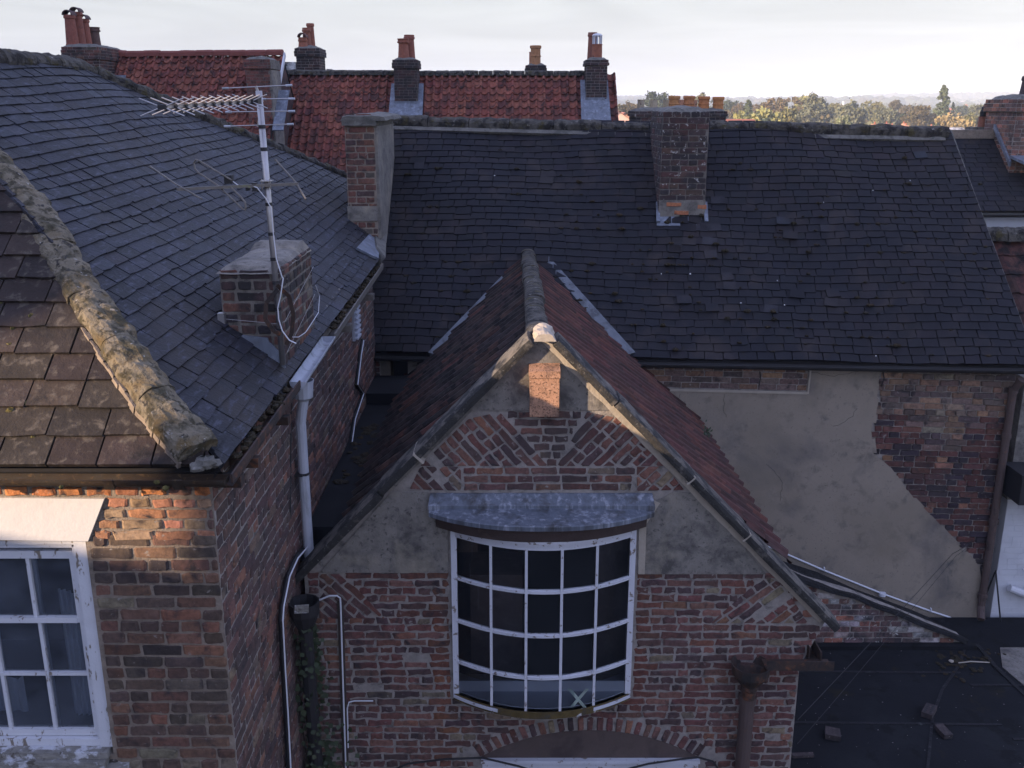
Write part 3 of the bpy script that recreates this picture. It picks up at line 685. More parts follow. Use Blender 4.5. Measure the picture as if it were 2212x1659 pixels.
# strips up to the ragged brick edge
zz = [b[1] for b in bu][::-1]; uu = [b[0] for b in bu][::-1]
rp([(e, zb), (uu[0]+.03, zb), (uu[0]+.03, zz[0]), (e, zz[0])])
for i in range(len(zz)-1):
    n = max(1, int((zz[i+1]-zz[i])/.09))
    for k in range(n):
        za, zc = zz[i]+(zz[i+1]-zz[i])*k/n, zz[i]+(zz[i+1]-zz[i])*(k+1)/n
        ua, uc = uu[i]+(uu[i+1]-uu[i])*k/n, uu[i]+(uu[i+1]-uu[i])*(k+1)/n
        j = rg.uniform(-.02, .03)
        rp([(e, za), (ua+j, za), (uc+j, zc), (e, zc)])
rp([(e, zz[-1]), (uu[-1], zz[-1]), (uu[-1], zt-.01), (e, zt-.01)])
mb.build('render', M['render_buff'], mainb)
mb = MB(); mb.beam(MW(e-.01, zs0-.02, .03), MW(us0-.16, zs0-.02, .03), .02, .03, Z); mb.beam(MW(e, zs0-.03, .02), MW(e+.01, zt-.02, .02), .02, .03, wN); mb.build('render_edge', M['cream'], mainb)
# render cracks
mb = MB(); rr = random.Random(4)
for path in ([(1565,852),(1562,880),(1568,900)], [(1745,800),(1790,812),(1840,803),(1900,795)], [(1655,1000),(1690,1040),(1684,1080)], [(1470,850),(1462,880)], [(1800,920),(1840,900),(1850,880)]):
    pts = []
    for a, b in zip(path[:-1], path[1:]):
        for k in range(5): pts.append((a[0]+(b[0]-a[0])*k/5+rr.uniform(-2, 2), a[1]+(b[1]-a[1])*k/5+rr.uniform(-2, 2)))
    pts.append(path[-1]); mb.tube([MW(*mw(*p), .0285) for p in pts], .0022, 4)
build_split(mb, 'crack', M['black_plastic'], mainb)
# dark opening under the eave at the valley
mb = MB(); mb.prism([MW(u_op0-.1, z_op1-.1), MW(u_op1+.1, z_op1-.1), MW(u_op1+.1, zt), MW(u_op0-.1, zt)], wN, -.42, -.34, (.02,.02,.02)); mb.build('dark_opening', M['room'], mainb)
# gable end walls
mb = MB(); gl = [V3((wA.x, wA.y, 0)), V3((wA.x, wA.y, zt)), on_main(837, 262)+V3((0, 0, -.15)), on_main(837, 262)+V3((0, 3.3, -3.1)), V3((wA.x, 18.2, 0))]
mb.prism([V3((wA.x, p.y, p.z)) for p in gl][::1], -X, -.25, 0, MORT, 0); mb.build('gable_wall', M['render_buff'], mainb); mb = MB()
g2x = B_.x-.13; gr = [V3((g2x, wB.y+.12, 0)), V3((g2x, 17.6, 0)), V3((g2x, 17.4, 5.6)), V3((g2x, 14.4, 8.45)), V3((g2x, wB.y+.12, zt-.1))]
mb.prism(gr, X, -.25, 0, MORT, 0); mb.build('gable_wall', M['render_buff'], mainb)
mb = MB(); vp = [on_main(2236, 794), on_main(2049, 281)]; mb.beam(vp[0]+X*.02-N_m*.03, vp[1]+X*.02-N_m*.03, .05, .06, N_m, MORT); mb.build('verge', M['cement'], mainb)
# gutter, brackets, downpipe
mb = MB(); g0, g1 = at(1372, 784, 11.62), at(2232, 799, 11.22)
half_gutter(mb, g0, g1, .055); half_gutter(mb, at(798, 771, 11.93), at(930, 773, 11.88), .05)
mb.beam(MW(u_op1+.3, zt-.01, .02), MW(Lw, zt-.03, .02), .03, .09, Z)
mb.build('gutter', M['black_iron'], mainb)
for px in (1640, 1905):
    mb = MB(); P = MW(*mw(px, 812)); mb.tube([P+wN*.02+Z*.06, P+wN*.10-Z*.0, P+wN*.02-Z*.13], .007, 5); mb.build('gutter_bracket', M['black_iron'], mainb)
mb = MB(); dpx = at(2196, 850, 11.27).x; yy = wB.y-.07
mb.tube([(dpx+.03, yy-.1, zt-.1), (dpx, yy, zt-.28), (dpx, yy, 2.75), (dpx-.05, yy-.14, 2.62)], .048, 10)
for z in (zt-.3, 5.05, 3.9, 2.85): mb.tube([(dpx, yy, z), (dpx, yy, z+.07)], .060, 10)
mb.build('downpipe', M['iron_brown'], mainb)
# the centre stack
cx0 = at(1430, 300, 13.35).x; cx1 = at(1530, 300, 13.35).x; ztop = at(1480, 243, 13.35).z
st = brick_stack('chimney', mainb, cx0, cx1, 13.35, 14.45, 7.05, ztop, 31, P_CHIM_DK, ('mortar_dark', 'brick_lichen'), 0, True, .078, .235, 'flr', cap=True, capm='cement', label='lichen-spotted brick chimney stack in the middle of the slate roof')
zi = A_.z+(13.35-A_.y-(B_.y-A_.y)*(cx0-A_.x)/(B_.x-A_.x))*V_m.z/V_m.y
mb = MB(); f0 = V3((cx0-.02, 13.33, zi)); mb.obox(V3((cx0-.012, 13.333, zi-.05)), X*(cx1-cx0+.024), Y_*.016, Z*.10)
mb.obox(V3((cx0-.03, 13.345, zi+.045)), X*(cx1-cx0+.06), -V_m*.16, N_m*.012)
mb.obox(V3((cx0-.045, 13.25, zi-.02)), X*.05, V_m*.35, N_m*.035); mb.obox(V3((cx1-.01, 13.25, zi-.02)), X*.05, V_m*.35, N_m*.035)
mb.build('lead_flashing', M['lead'], st)
mb = MB(); rr = random.Random(77)
zc_ = zi+.055
mb.box((cx0-.006, 13.338, zc_), (cx1+.006, 13.35, zc_+.22))
mb.build('cement_patch', M['render_grey'], st)
mb = MB()
for (u, v, l) in ((.12, .16, .2), (.22, .05, .19), (.5, .13, .12)): one_brick(mb, V3((cx0, 13.338, zc_)), X, Z, -Y_, (u+.08, v), l, .055, rr, (.36, .14, .07), 0)
build_split(mb, 'orange_brick', M['brick'], st)
# the end stack at the left gable
ex0 = at(747, 330, 12.75).x; ex1 = at(811, 330, 12.75).x; zt2 = at(780, 258, 12.75).z
st = brick_stack('chimney', mainb, ex0, ex1, 12.75, 14.5, 6.9, zt2, 33, P_CHIM, ('mortar_warm', 'brick'), 0, True, .080, .235, 'fl', cap=False, joint=.016, label='tall brick chimney stack at the left end of the slate roof, stone slab on top')
mb = MB(); rr = random.Random(5)
rough_bar(mb, (ex0+.24, 12.69, zt2+.0), (ex0+.24, 14.5, zt2+.02), .28, .05, .9, rr, amp=.02, n=8)
mb.box((ex0-.03, 12.70, zt2-.075), (ex1+.03, 14.5, zt2+.0)); mb.build('capping', M['cement'], st)
mb = MB(); mb.box((ex1, 12.76, 7.2), (ex1+.035, 14.5, zt2-.08)); mb.build('rendered_side', M['render_grey'], st)
mb = MB(); ez = at(780, 440, 12.7).z
pts = [(745, 452), (765, 438), (810, 440), (812, 488), (790, 490), (735, 470)]
mb.box((ex0-.01, 12.735, at(780, 458, 12.7).z-.12), (ex1+.0, 12.75, at(780, 446, 12.7).z))
mb.build('cement_base', M['render_grey'], st)

# ================================================================== GABLED BUILDING (centre)
GY = 7.3
def g(px, py): P = at(px, py, GY); return (P.x, P.z)
gab = thing('gabled_brick_building', 'brick and render gabled building with a bow window and stone copings, in the centre', 'building', (.3, 10, 0))
apx = (.245, 7.33); SL = 1.035
def zL(x): return apx[1]-(apx[0]-x)*SL
def zR(x): return apx[1]-(x-apx[0])*SL
full = [(-1.72, 2.6), (2.45, 2.6), (2.45, zR(2.45)), apx, (-1.72, zL(-1.72))]
wx0, wx1 = -.50, 1.012; wz0, wz1 = 4.15, 5.70
def rect(a, b, c, d): return [(a, c), (b, c), (b, d), (a, d)]
def GP(p, off=0): return V3((p[0], GY-off, p[1]))
mb = MB()
for rc in (rect(-3, wx0, wz0, 9), rect(wx1, 4, wz0, 9), rect(wx0, wx1, wz1, 9), rect(-3, 4, 0, wz0)):
    q = clip_poly(rect(-3, 4, 2.6, 9), full); q = clip_poly(full, rc)
    if len(q) > 2: mb.prism([GP(p) for p in q], -Y_, -.28, 0, MORT, 0)
# stepped-out kneeler at the right foot
mb.prism([GP(p) for p in [(2.45, 4.40), (2.63, 4.83), (2.63, 4.86), (2.45, 5.0)]], -Y_, -.28, .0, MORT, 0)
rg = random.Random(12)
def cross(poly, v):
    xs = []
    for i in range(len(poly)):
        (x0, y0), (x1, y1) = poly[i], poly[(i+1) % len(poly)]
        if (y0 > v) != (y1 > v): xs.append(x0+(x1-x0)*(v-y0)/(y1-y0))
    return (min(xs), max(xs)) if len(xs) > 1 else None
def minus(iv, cut):
    out = []
    for a, b in iv:
        if cut is None or cut[1] <= a or cut[0] >= b: out.append((a, b)); continue
        if cut[0] > a: out.append((a, cut[0]))
        if cut[1] < b: out.append((cut[1], b))
    return out
Gp = lambda pts: [g(*p) for p in pts]
dl = Gp([(690, 1336), (832, 1336), (742, 1240), (690, 1240)]); dr = Gp([(1536, 1346), (1745, 1346), (1692, 1262), (1650, 1242)])
z_r1 = g(1100, 1236)[1]; z_885 = g(1170, 887)[1]; z_1008 = g(1170, 1008)[1]; z_1060 = g(1170, 1060)[1]
arc = [g(1036, 1636), g(1272, 1577), g(1510, 1636)]
acx = (arc[0][0]+arc[2][0])/2; hc = (arc[2][0]-arc[0][0])/2; rise = arc[1][1]-arc[0][1]; aR = (hc*hc+rise*rise)/(2*rise); acz = arc[1][1]-aR
def arc_cut(v, extra=0.):
    d = (aR+extra)**2-(v-acz)**2
    return (acx-math.sqrt(d), acx+math.sqrt(d)) if d > 0 and v > arc[0][1]-.02 else None
head_z = arc[0][1]
def sp_low(v):
    iv = [(-1.70, 2.45)]
    if wz0-.03 < v: iv = minus(iv, (wx0-.02, wx1+.02))
    c = cross(dl, v); iv = minus(iv, c); c = cross(dr, v); iv = minus(iv, c)
    if v < arc[1][1]+.135:
        if v < head_z: iv = minus(iv, (arc[0][0]-.05, arc[2][0]+.05))
        else: iv = minus(iv, arc_cut(v, .135))
    s = 2.45 if v < 4.42 else 2.45+(v-4.42)*.44
    return [(a, min(b, 2.60)) if b < 2.44 else (a, min(s, 2.45+(apx[1]-v)/SL-(2.45-apx[0]))) for a, b in iv]
def pg(u, v):
    if abs(u-wx0+.08) < .09 and v < z_r1: return [(3, (.13,.052,.034)), (2, (.165,.068,.038)), (1, (.10,.045,.035))]
    if 0 < u-wx1 < .14: return [(3, (.12,.05,.036)), (1, (.09,.045,.035))]
    return P_GABLE
OG = V3((0, GY, 0))
lay(mb, OG, X, Z, -Y_, sp_low, 2.9, z_r1-.0, rg, pg, course=.0705, joint=.019, length=.225, rough=.0085, proud=.010, wav=.006, miss=.02)
# horizontal courses over the window
sl_w = lambda v: [(g(1000, 1035)[0], g(1372, 1035)[0])]
lay(mb, OG, X, Z, -Y_, sl_w, z_1060, z_1008-.0, rg, P_GABLE, course=(z_1008-z_1060)/3, joint=.018, length=.225, rough=.006, proud=.010)
tri = Gp([(1192, 1008), (1196, 1008), (1258, 888), (1092, 888)])
tri = Gp([(1186, 1008), (1200, 1008), (1262, 888), (1088, 888)])
lay(mb, OG, X, Z, -Y_, lambda v: [cross(tri, v) or (0, 0)], z_1008, z_885, rg, P_GABLE, course=(z_885-z_1008)/7, joint=.017, length=.215, rough=.006, proud=.010)
def diag(region, ang, seed, course=.072):
    r2 = random.Random(seed); a = math.radians(ang); U = X*math.cos(a)+Z*math.sin(a); Vv = -X*math.sin(a)+Z*math.cos(a)
    o = V3((region[0][0], GY, region[0][1])); loc = []
    for p in region:
        d = V3((p[0], GY, p[1]))-o; loc.append((d.dot(U), d.dot(Vv)))
    if area2(loc) < 0: loc = loc[::-1]
    us = [p[0] for p in loc]; vs = [p[1] for p in loc]
    lay(mb, o, U, Vv, -Y_, lambda v: [(min(us), max(us))], min(vs), max(vs), r2, P_GABLE, course=course, joint=.018, length=.22, rough=.006, proud=.010, region=loc, miss=.04)
diag(Gp([(1080, 890), (1184, 1006), (908, 1006), (1010, 905)]), -50, 1)
diag(Gp([(908, 1008), (996, 1008), (996, 1060), (885, 1056)]), -50, 2)
diag(Gp([(1268, 890), (1345, 905), (1436, 1006), (1204, 1006)]), 46, 3)
diag(Gp([(1376, 1008), (1438, 1008), (1478, 1058), (1376, 1060)]), 46, 4)
diag(dl, -44, 5); diag(dr, 40, 6)
# soldier arch
n = 25
for i in range(n):
    t = -1+2*(i+.5)/n; half = math.asin(hc/aR); an = t*half
    cx, cz = acx+math.sin(an)*(aR+.065), acz+math.cos(an)*(aR+.065)
    one_brick(mb, OG, X, Z, -Y_, (cx, cz), .052, .125, rg, pal(P_GABLE, rg), 1, -an, .005, .014)
for i in range(2):
    pass
wallo = mb.build('wall', [M['mortar'], M['brick']], gab)
# smooth render
mb = MB()
def gr_(pts, t=.012): mb.prism([GP(p) for p in pts], -Y_, .001, t)
z8 = z_885+.005
gr_([(-(apx[1]-z8)/SL+apx[0]+.05, z8), ((apx[1]-z8)/SL+apx[0]-.05, z8), (apx[0]+.01, apx[1]-.05), (apx[0]-.01, apx[1]-.05)])
gr_(Gp([(690, 1236), (968, 1236), (968, 1135), (925, 1062), (845, 1062)]))
gr_(Gp([(1378, 1239), (1655, 1239), (1505, 1064), (1455, 1062), (1412, 1085), (1380, 1120)]))
build_split(mb, 'render', M['render_grey'], gab)
mb = MB()
def fil(a, b, w0, w1, t=.03):       # fillet of cream mortar under a coping, ragged lower edge
    a, b = V3((a[0], 0, a[1])), V3((b[0], 0, b[1])); d = (b-a).normalized(); nn = V3((d.z, 0, -d.x)); nn = nn if nn.z < 0 else -nn
    k = 34; r2 = random.Random(9); top = [a+(b-a)*i/k for i in range(k+1)]; bot = [top[i]+nn*(w0+(w1-w0)*i/k)*r2.uniform(.90, 1.08) for i in range(k+1)]
    for i in range(k):
        q = [top[i], top[i+1], bot[i+1], bot[i]]; q = [V3((p.x, GY, p.z)) for p in q]
        if ((q[1]-q[0]).cross(q[2]-q[1])).y > 0: q = q[::-1]
        mb.prism(q, -Y_, .0, t)
fil((apx[0]+.03, apx[1]-.03), (2.62, zR(2.62)), .070, .062, .020)
mb.build('mortar_fillet', M['cream'], gab); mb = MB()
fil((apx[0]-.03, apx[1]-.03), (-1.0, zL(-1.0)), .05, .04, .018); mb.build('mortar_fillet', M['render_grey'], gab); mb = MB()
mb.prism([GP(p) for p in Gp([(1378, 1238), (1392, 1238), (1396, 1130), (1425, 1085), (1412, 1080), (1380, 1118)])], -Y_, .0, .02)
mb.build('mortar_strip', M['cream'], gab); mb = MB(); mb.prism([GP(p) for p in Gp([(955, 1236), (968, 1236), (968, 1140), (950, 1120)])], -Y_, .0, .0165)
mb.build('mortar_strip', M['render_grey'], gab)
# copings
def coping(x0, x1, zf, seed, side):
    r2 = random.Random(seed); mb = MB(); A, B = V3((x0, 0, zf(x0))), V3((x1, 0, zf(x1))); D = (B-A); Lg = D.length; d = D.normalized(); nn = V3((-d.z, 0, d.x)); nn = nn if nn.z > 0 else -nn
    cuts = side; jt = []
    for i in range(len(cuts)-1):
        s0, s1 = cuts[i]*Lg+.008, cuts[i+1]*Lg-.008; ns = max(4, int((s1-s0)/.05)); k = r2.uniform(-.006, .006); rows = []
        for q in range(ns+1):
            P = A+d*(s0+(s1-s0)*q/ns); r = []
            for (yo, ho) in ((7.205, -.012), (7.198, .020), (7.203, .046), (7.24, .056), (7.36, .060), (7.50, .056), (7.53, .03), (7.53, -.02)):
                p = V3((P.x, yo+k, P.z))+nn*(ho+k); w_ = noise.noise(p*7)*.003+noise.noise(p*27)*.003; p = p+nn*w_+V3((0, -w_*.7 if yo < 7.25 else 0, 0)); r.append(p)
            rows.append(r)
        c = 8; vs = [p for r in rows for p in r]
        fs = [(a*c+j, a*c+(j+1) % c, (a+1)*c+(j+1) % c, (a+1)*c+j) for a in range(ns) for j in range(c)]; nf0 = len(mb.f)
        fs += [tuple(range(c-1, -1, -1)), tuple(range(ns*c, ns*c+c))]
        if x1 < x0: fs = [f[::-1] for f in fs]
        mb.idx(vs, fs, (.2,.2,.2))
        for a in range(ns):
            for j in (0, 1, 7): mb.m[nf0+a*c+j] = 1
    return mb, A, d, Lg, nn
mc, A, d, Lg, nn = coping(apx[0]+.075, 2.70, zR, 1, [0, .20, .46, .66, 1.0]); mc.build('coping', [M['coping'], M['coping_front']], gab)
mj = MB()
for s in (.46, .66):
    P = A+d*Lg*s; mj.obox(V3((P.x, 7.208, P.z))-d*.009-nn*.03, d*.016, Y_*.3, nn*.088)
mc, A, d, Lg, nn = coping(apx[0]-.075, -1.84, zL, 2, [0, .45, .60, 1.0]); mc.build('coping', [M['coping'], M['coping_front']], gab)
P = A+d*Lg*.45; mj.obox(V3((P.x, 7.20, P.z))-d*.010-nn*.05, d*.018, Y_*.3, nn*.110)
# apex cap of cream mortar
rough_bar(mj, (apx[0], 7.187, apx[1]-.050), (apx[0], 7.50, apx[1]-.040), .078, .058, .6, random.Random(3), amp=.022, freq=13, n=10, drop=.1)
build_split(mj, 'coping_joint', M['cream'], gab)
# pantiled slopes
RX = .22; RZ0 = 7.19; RZ1 = 7.06; RY0, RY1 = 7.50, 13.2
slR = (7.14-5.20)/(2.36-.22); upR = V3((-1, 0, slR)).normalized()
slL = .98; upL = V3((1, 0, slL)).normalized()
LR = math.hypot(2.36-RX-.05, slR*(2.36-RX-.05)); gz = .27
rg = random.Random(40); mb = MB(); tilt_ = (RZ1-RZ0)/(RY1-RY0)
Ur = V3((0, 1, tilt_)).normalized()
nvR = int(LR/gz)+1
pantiles(mb, V3((2.36, RY0+.02, RZ0-slR*(2.36-RX))), Ur, upR, 24, nvR-1, rg, P_TILE_GR, tw=.235, gauge=LR/(nvR-1)*.985, amp=.034, ns=8, cv=.12)
mb.build('roof_right_slope', M['pantile'], gab)
xe = -1.36; LL = math.hypot(RX-xe-.04, slL*(RX-xe-.04)); nvL = int(LL/gz)+1
mb = MB(); pantiles(mb, V3((xe, RY1, RZ1-slL*(RX-xe))), -Ur, upL, 24, nvL-1, rg, P_TILE_GL, tw=.237, gauge=LL/(nvL-1)*.985, amp=.070, ns=10, lip=.034, cv=.12)
mb.build('roof_left_slope', M['pantile_dark'], gab)
mb = MB()
for sx, xx, sl_ in ((1, 2.34, slR), (-1, xe+.02, slL)):
    a, b = V3((RX, RY0, RZ0-.05)), V3((RX, RY1, RZ1-.05)); c = V3((xx, RY1, RZ1-.05-sl_*abs(xx-RX))); d_ = V3((xx, RY0, RZ0-.05-sl_*abs(xx-RX)))
    q = [p-Z*.09 for p in (a, b, c, d_)]; mb.face(q if sx < 0 else [q[0], q[3], q[2], q[1]], (.02,.02,.02))
mb.build('roof_boarding', M['deck'], gab)
mb = MB(); rough_bar(mb, (RX, RY0-.02, RZ0+.03), (RX-.005, 13.0, RZ1+.03), .095, .070, .42, random.Random(2), amp=.005, freq=9, gap=.004); mb.build('ridge', M['ridge_dark'], gab)
mb = MB()
for poly in ([(1136, 550), (1150, 550), (1150, 566), (950, 776), (926, 768)], [(1160, 550), (1174, 548), (1372, 768), (1358, 772), (1340, 768)]):
    P = [on_main(*p)+N_m*.075 for p in poly]
    if (P[1]-P[0]).cross(P[2]-P[1]).dot(N_m) < 0: P = P[::-1]
    mb.prism(P, N_m, -.07, .0)
build_split(mb, 'lead_flashing', M['lead_pale'], gab)
# side walls, valley floor
mb = MB(); mb.box((2.15, GY+.29, 2.4), (2.44, 11.0, 4.93), MORT, 0)
mb.build('side_wall', M['mortar'], gab)
mb = MB(); mb.box((-1.74, 7.6, 5.30), (-1.30, 12.0, 5.56)); 
mb.box((-1.74, 11.1, 5.565), (-1.2, 11.9, 5.70))
mb.build('valley_gutter', M['felt'], gab)
mb = MB(); rr = random.Random(6)
for i in range(60): blob(mb, (rr.uniform(-1.7, -1.25), rr.uniform(8.4, 10.3), 5.565), rr.uniform(.02, .06), rr, flat=.4, n=6)
mb.build('valley_moss', M['moss_dark'], gab)['kind'] = 'stuff'
# rusted box on the gable
bx0, bz1 = g(1144, 800)[0], g(1144, 792)[1]; bx1 = g(1207, 800)[0]; bz0 = g(1170, 889)[1]
bxr = MB(); bxr.box((bx0, GY-.135, bz0), (bx1, GY-.001, bz1-.0)); bo = bxr.build('flue_cover', M['rust_box'], gab, label='rust-speckled metal box high on the gable')
mb = MB(); mb.idx([(bx0-.006, GY-.145, bz1-.055), (bx1+.006, GY-.145, bz1-.055), (bx1+.006, GY-.145, bz1+.0), (bx0-.006, GY-.145, bz1+.0), (bx0-.006, GY-.0, bz1+.035), (bx1+.006, GY-.0, bz1+.035), (bx0-.006, GY-.0, bz1-.055), (bx1+.006, GY-.0, bz1-.055)],
       [(0,1,2,3), (3,2,5,4), (1,7,5,2), (0,3,4,6), (0,6,7,1)])
mb.build('lid', M['rust_box'], bo)

# ---- bow window
bc, hw, bulge = (wx0+wx1)/2, (wx1-wx0)/2, .285
def by(x): return GY-.015-bulge*(1-((x-bc)/hw)**2)
zs = [g(975, 1508)[1]-.0, g(975, 1424)[1], g(975, 1336)[1], g(975, 1244)[1], g(975, 1154)[1]]
xs = [wx0+.045+(wx1-wx0-.09)*i/5 for i in range(6)]
def arcpts(x0, x1, k=4): return [x0+(x1-x0)*i/k for i in range(k+1)]
win = None
mb = MB()
def rail(mb, z0, z1, dout=.0, din=.05, x0=wx0, x1=wx1, k=20, extra=0.):
    xx = arcpts(x0, x1, k); vs = []
    for x in xx:
        y = by(x)-dout-extra
        vs += [(x, y, z0), (x, y, z1), (x, y+din+dout, z1), (x, y+din+dout, z0)]
    fs = [(i*4+j, (i+1)*4+j, (i+1)*4+(j+1) % 4, i*4+(j+1) % 4)[::-1] for i in range(k) for j in range(4)]
    fs += [(0, 1, 2, 3), (k*4+3, k*4+2, k*4+1, k*4)]
    mb.idx(vs, fs)
rail(mb, wz1-.075, wz1-.035, .0, .05); rail(mb, wz1-.035, wz1-.010, .014, .05); rail(mb, wz1-.010, wz1+.012, .032, .05)
rail(mb, wz0+.015, zs[0], .005, .05)
for x, s in ((wx0, 1), (wx1, -1)):
    mb.box((x, GY-.04, wz0+.01), (x+s*.048, GY+.03, wz1-.0))
win = mb.build('bow_window', M['white_bow'], gab)
mb = MB()
for z in zs[1:4]: rail(mb, z-.010, z+.010, .002, .035); rail(mb, z+.010, z+.020, -.010, .035)
for x in xs[1:5]:
    y = by(x); mb.box((x-.011, y-.004, zs[0]-.0), (x+.011, y+.034, wz1-.074))
mb.build('glazing_bars', M['white_bow'], win)
mb = MB(); rr = random.Random(4)
for i in range(5):
    for j in range(4):
        x0, x1 = xs[i]+(.011 if i else .004), xs[i+1]-(.011 if i < 4 else .004); z0, z1 = zs[j]+.018*(j > 0), (zs[j+1]-.010 if j < 3 else wz1-.075)
        k = rr.uniform(-.007, .007); mb.idx([(x0, by(x0)+.018+k, z0), (x1, by(x1)+.018-k, z0), (x1, by(x1)+.018-k*.3, z1), (x0, by(x0)+.018+k*.6, z1)], [(0,1,2,3)])
mb.build('panes', M['glass_bow'], win)
mb = MB(); rail(mb, wz0-.045, wz0+.015, .02, .05); mb.build('sill', M['yellow_rot'], win)
mb = MB(); rail(mb, wz0-.02, wz0+.006, .03, .04, wx0, wx0+.38, 6); rail(mb, wz0-.02, wz0+.006, .03, .04, wx1-.33, wx1, 6); build_split(mb, 'flaking_sill_edge', M['white_bow'], win)
# brushed cross on the fourth pane of the bottom row
mb = MB(); x0, x1 = xs[3], xs[4]; cxm = (x0+x1)/2+.01; zc = zs[0]+.15
for s in (1, -1):
    for q in range(4):
        o = (q-1.5)*.009; a = V3((cxm-.075+o, by(cxm)+.012-s*.0006+.004, zc-s*.10)); b = V3((cxm+.075+o*.6, by(cxm)+.012-s*.0006+.004, zc+s*.10)); mb.beam(a, b, .0075, .0015, Y_)
mb.build('painted_cross', M['paint_x'], win)
# room behind
mb = MB(); mb.box((wx0+.01, 7.27, wz0), (wx1-.01, 7.29, at(1170, 1470, 7.28).z)); mb.build('board_behind_glass', M['room_board'], win)
mb = MB(); rail(mb, wz0+.02, wz0+.03, -.03, .30); mb.build('inner_sill', M['room_board'], win)
mb = MB(); mb.idx([(-1.3, 7.6, 3.6), (1.7, 7.6, 3.6), (1.7, 10.2, 3.6), (-1.3, 10.2, 3.6), (-1.3, 7.6, 5.6), (1.7, 7.6, 5.6), (1.7, 10.2, 5.6), (-1.3, 10.2, 5.6)],
                  [(0,1,2,3), (4,7,6,5), (3,2,6,7), (0,3,7,4), (1,5,6,2)]); mb.build('room', M['room'], gab)
mb = MB(); mb.box((-.4, 8.4, 3.61), (.1, 8.9, 4.7)); mb.box((.75, 7.9, 3.61), (1.3, 8.0, 5.3)); mb.box((-.48, 7.75, 5.25), (-.3, 7.77, 5.5)); build_split(mb, 'stored_board', M['arch_board'], gab)
# lead canopy
cz0, cz1 = 5.89, g(1170, 1062)[1]-.01; cx0_, cx1_ = g(930, 1080)[0], g(1408, 1080)[0]
mb = MB(); mb.idx([(cx0_, GY-.02, cz1), (cx1_, GY-.02, cz1), (cx1_+.01, GY-.12, cz0+.04), (cx0_-.01, GY-.12, cz0+.04), (cx0_, GY, cz1), (cx1_, GY, cz1), (cx0_-.01, GY, cz0), (cx1_+.01, GY, cz0), (cx0_-.01, GY-.12, cz0), (cx1_+.01, GY-.12, cz0)],
        [(3,2,1,0), (0,1,5,4), (8,9,2,3), (2,9,7,5,1), (0,4,6,8,3), (6,7,9,8)])
k = 18; cm, chh = (cx0_+cx1_)/2, (cx1_-cx0_)/2+.005; vs = []
for i in range(k+1):
    x = cm-chh+2*chh*i/k; t = abs((x-cm)/chh); dy = .12+.28*(1-t**2.4) if t < 1 else .12
    vs += [(x, GY, cz0+.030), (x, GY-dy, cz0-.008), (x, GY-dy-.012, cz0-.014), (x, GY-dy-.01, cz0-.050), (x, GY-dy+.03, cz0-.054)]
fs = [(i*5+j, i*5+j+1, (i+1)*5+j+1, (i+1)*5+j) for i in range(k) for j in range(4)]+[(0,4,3,2,1), (k*5, k*5+1, k*5+2, k*5+3, k*5+4)]
mb.idx(vs, fs); can = mb.build('canopy', M['lead_canopy'], gab, label='blue-grey lead canopy curved over the bow window')
mb = MB(); vs = []
for i in range(k+1):
    x = cm-chh*.95+2*chh*.95*i/k; t = abs((x-cm)/(chh*.95)); dy = .06+.30*(1-t**2.2)
    vs += [(x, GY, cz0-.05), (x, GY-dy, cz0-.05), (x, GY-dy+.03, wz1+.01), (x, GY, wz1+.01)]
fs = [(i*4+j, i*4+j+1, (i+1)*4+j+1, (i+1)*4+j) for i in range(k) for j in range(3)]
mb.idx(vs, fs); mb.build('soffit', M['soffit'], can)
# lower window with arched board
mb = MB(); n = 24; vs = [V3((arc[0][0], GY+.05, head_z))]
pts = [(acx+math.sin(-half+2*half*i/n)*aR, acz+math.cos(-half+2*half*i/n)*aR) for i in range(n+1)]
mb.prism([V3((p[0], GY, p[1])) for p in pts[::-1]], -Y_, -.02, .004); mb.build('arched_board', M['arch_board'], gab)
mb = MB(); fx0, fx1 = g(1042, 1640)[0], g(1508, 1640)[0]; zt_ = head_z-.0
mb.box((fx0-.01, GY-.045, zt_-.035), (fx1+.01, GY-.0, zt_-.005)); mb.box((fx0, GY-.02, zt_-.10), (fx1, GY+.0, zt_-.035)); mb.box((fx0, GY-.02, 2.7), (fx0+.09, GY, zt_-.10)); mb.box((fx1-.09, GY-.02, 2.7), (fx1, GY, zt_-.10))
mb.box((fx0+.62, GY-.02, 2.7), (fx0+.68, GY, zt_-.10)); mb.box((fx1-.68, GY-.02, 2.7), (fx1-.62, GY, zt_-.10))
lw = mb.build('lower_window', M['white_bow'], gab); mb = MB(); mb.box((fx0+.09, GY-.008, 2.7), (fx1-.09, GY-.004, zt_-.1)); mb.build('panes', M['black_plastic'], lw)
# rusty gutter end, hopper and downpipe on the right
mb = MB(); P = at(1655, 1430, 7.16)
ga, gb = at(1652, 1428, 7.15), at(1795, 1436, 7.15)
mb.obox(V3((ga.x, 7.08, ga.z-.045)), X*(gb.x-ga.x), Y_*.16, Z*.008); mb.obox(V3((ga.x, 7.075, ga.z-.045)), X*(gb.x-ga.x), Y_*.008, Z*.085)
mb.obox(V3((2.50, 7.20, ga.z-.06)), V3((.09, 0, .0)), V3((0, 3.6, 0)), Z*.01); mb.obox(V3((2.585, 7.20, ga.z-.06)), V3((.012, 0, 0)), V3((0, 3.6, 0)), Z*.11)
mb.obox(V3((2.50, 7.235, ga.z-.06)), V3((.006, 0, 0)), V3((0, .5, 0)), Z*.13)
gt = mb.build('gutter', M['iron_rust'], gab)
hc_ = at(1622, 1440, 7.17); mb = MB()
prf = [(.055, -.30), (.06, -.22), (.075, -.20), (.07, -.17), (.10, -.14), (.155, -.06), (.165, .03), (.158, .03), (.14, -.05), (.06, -.13)]
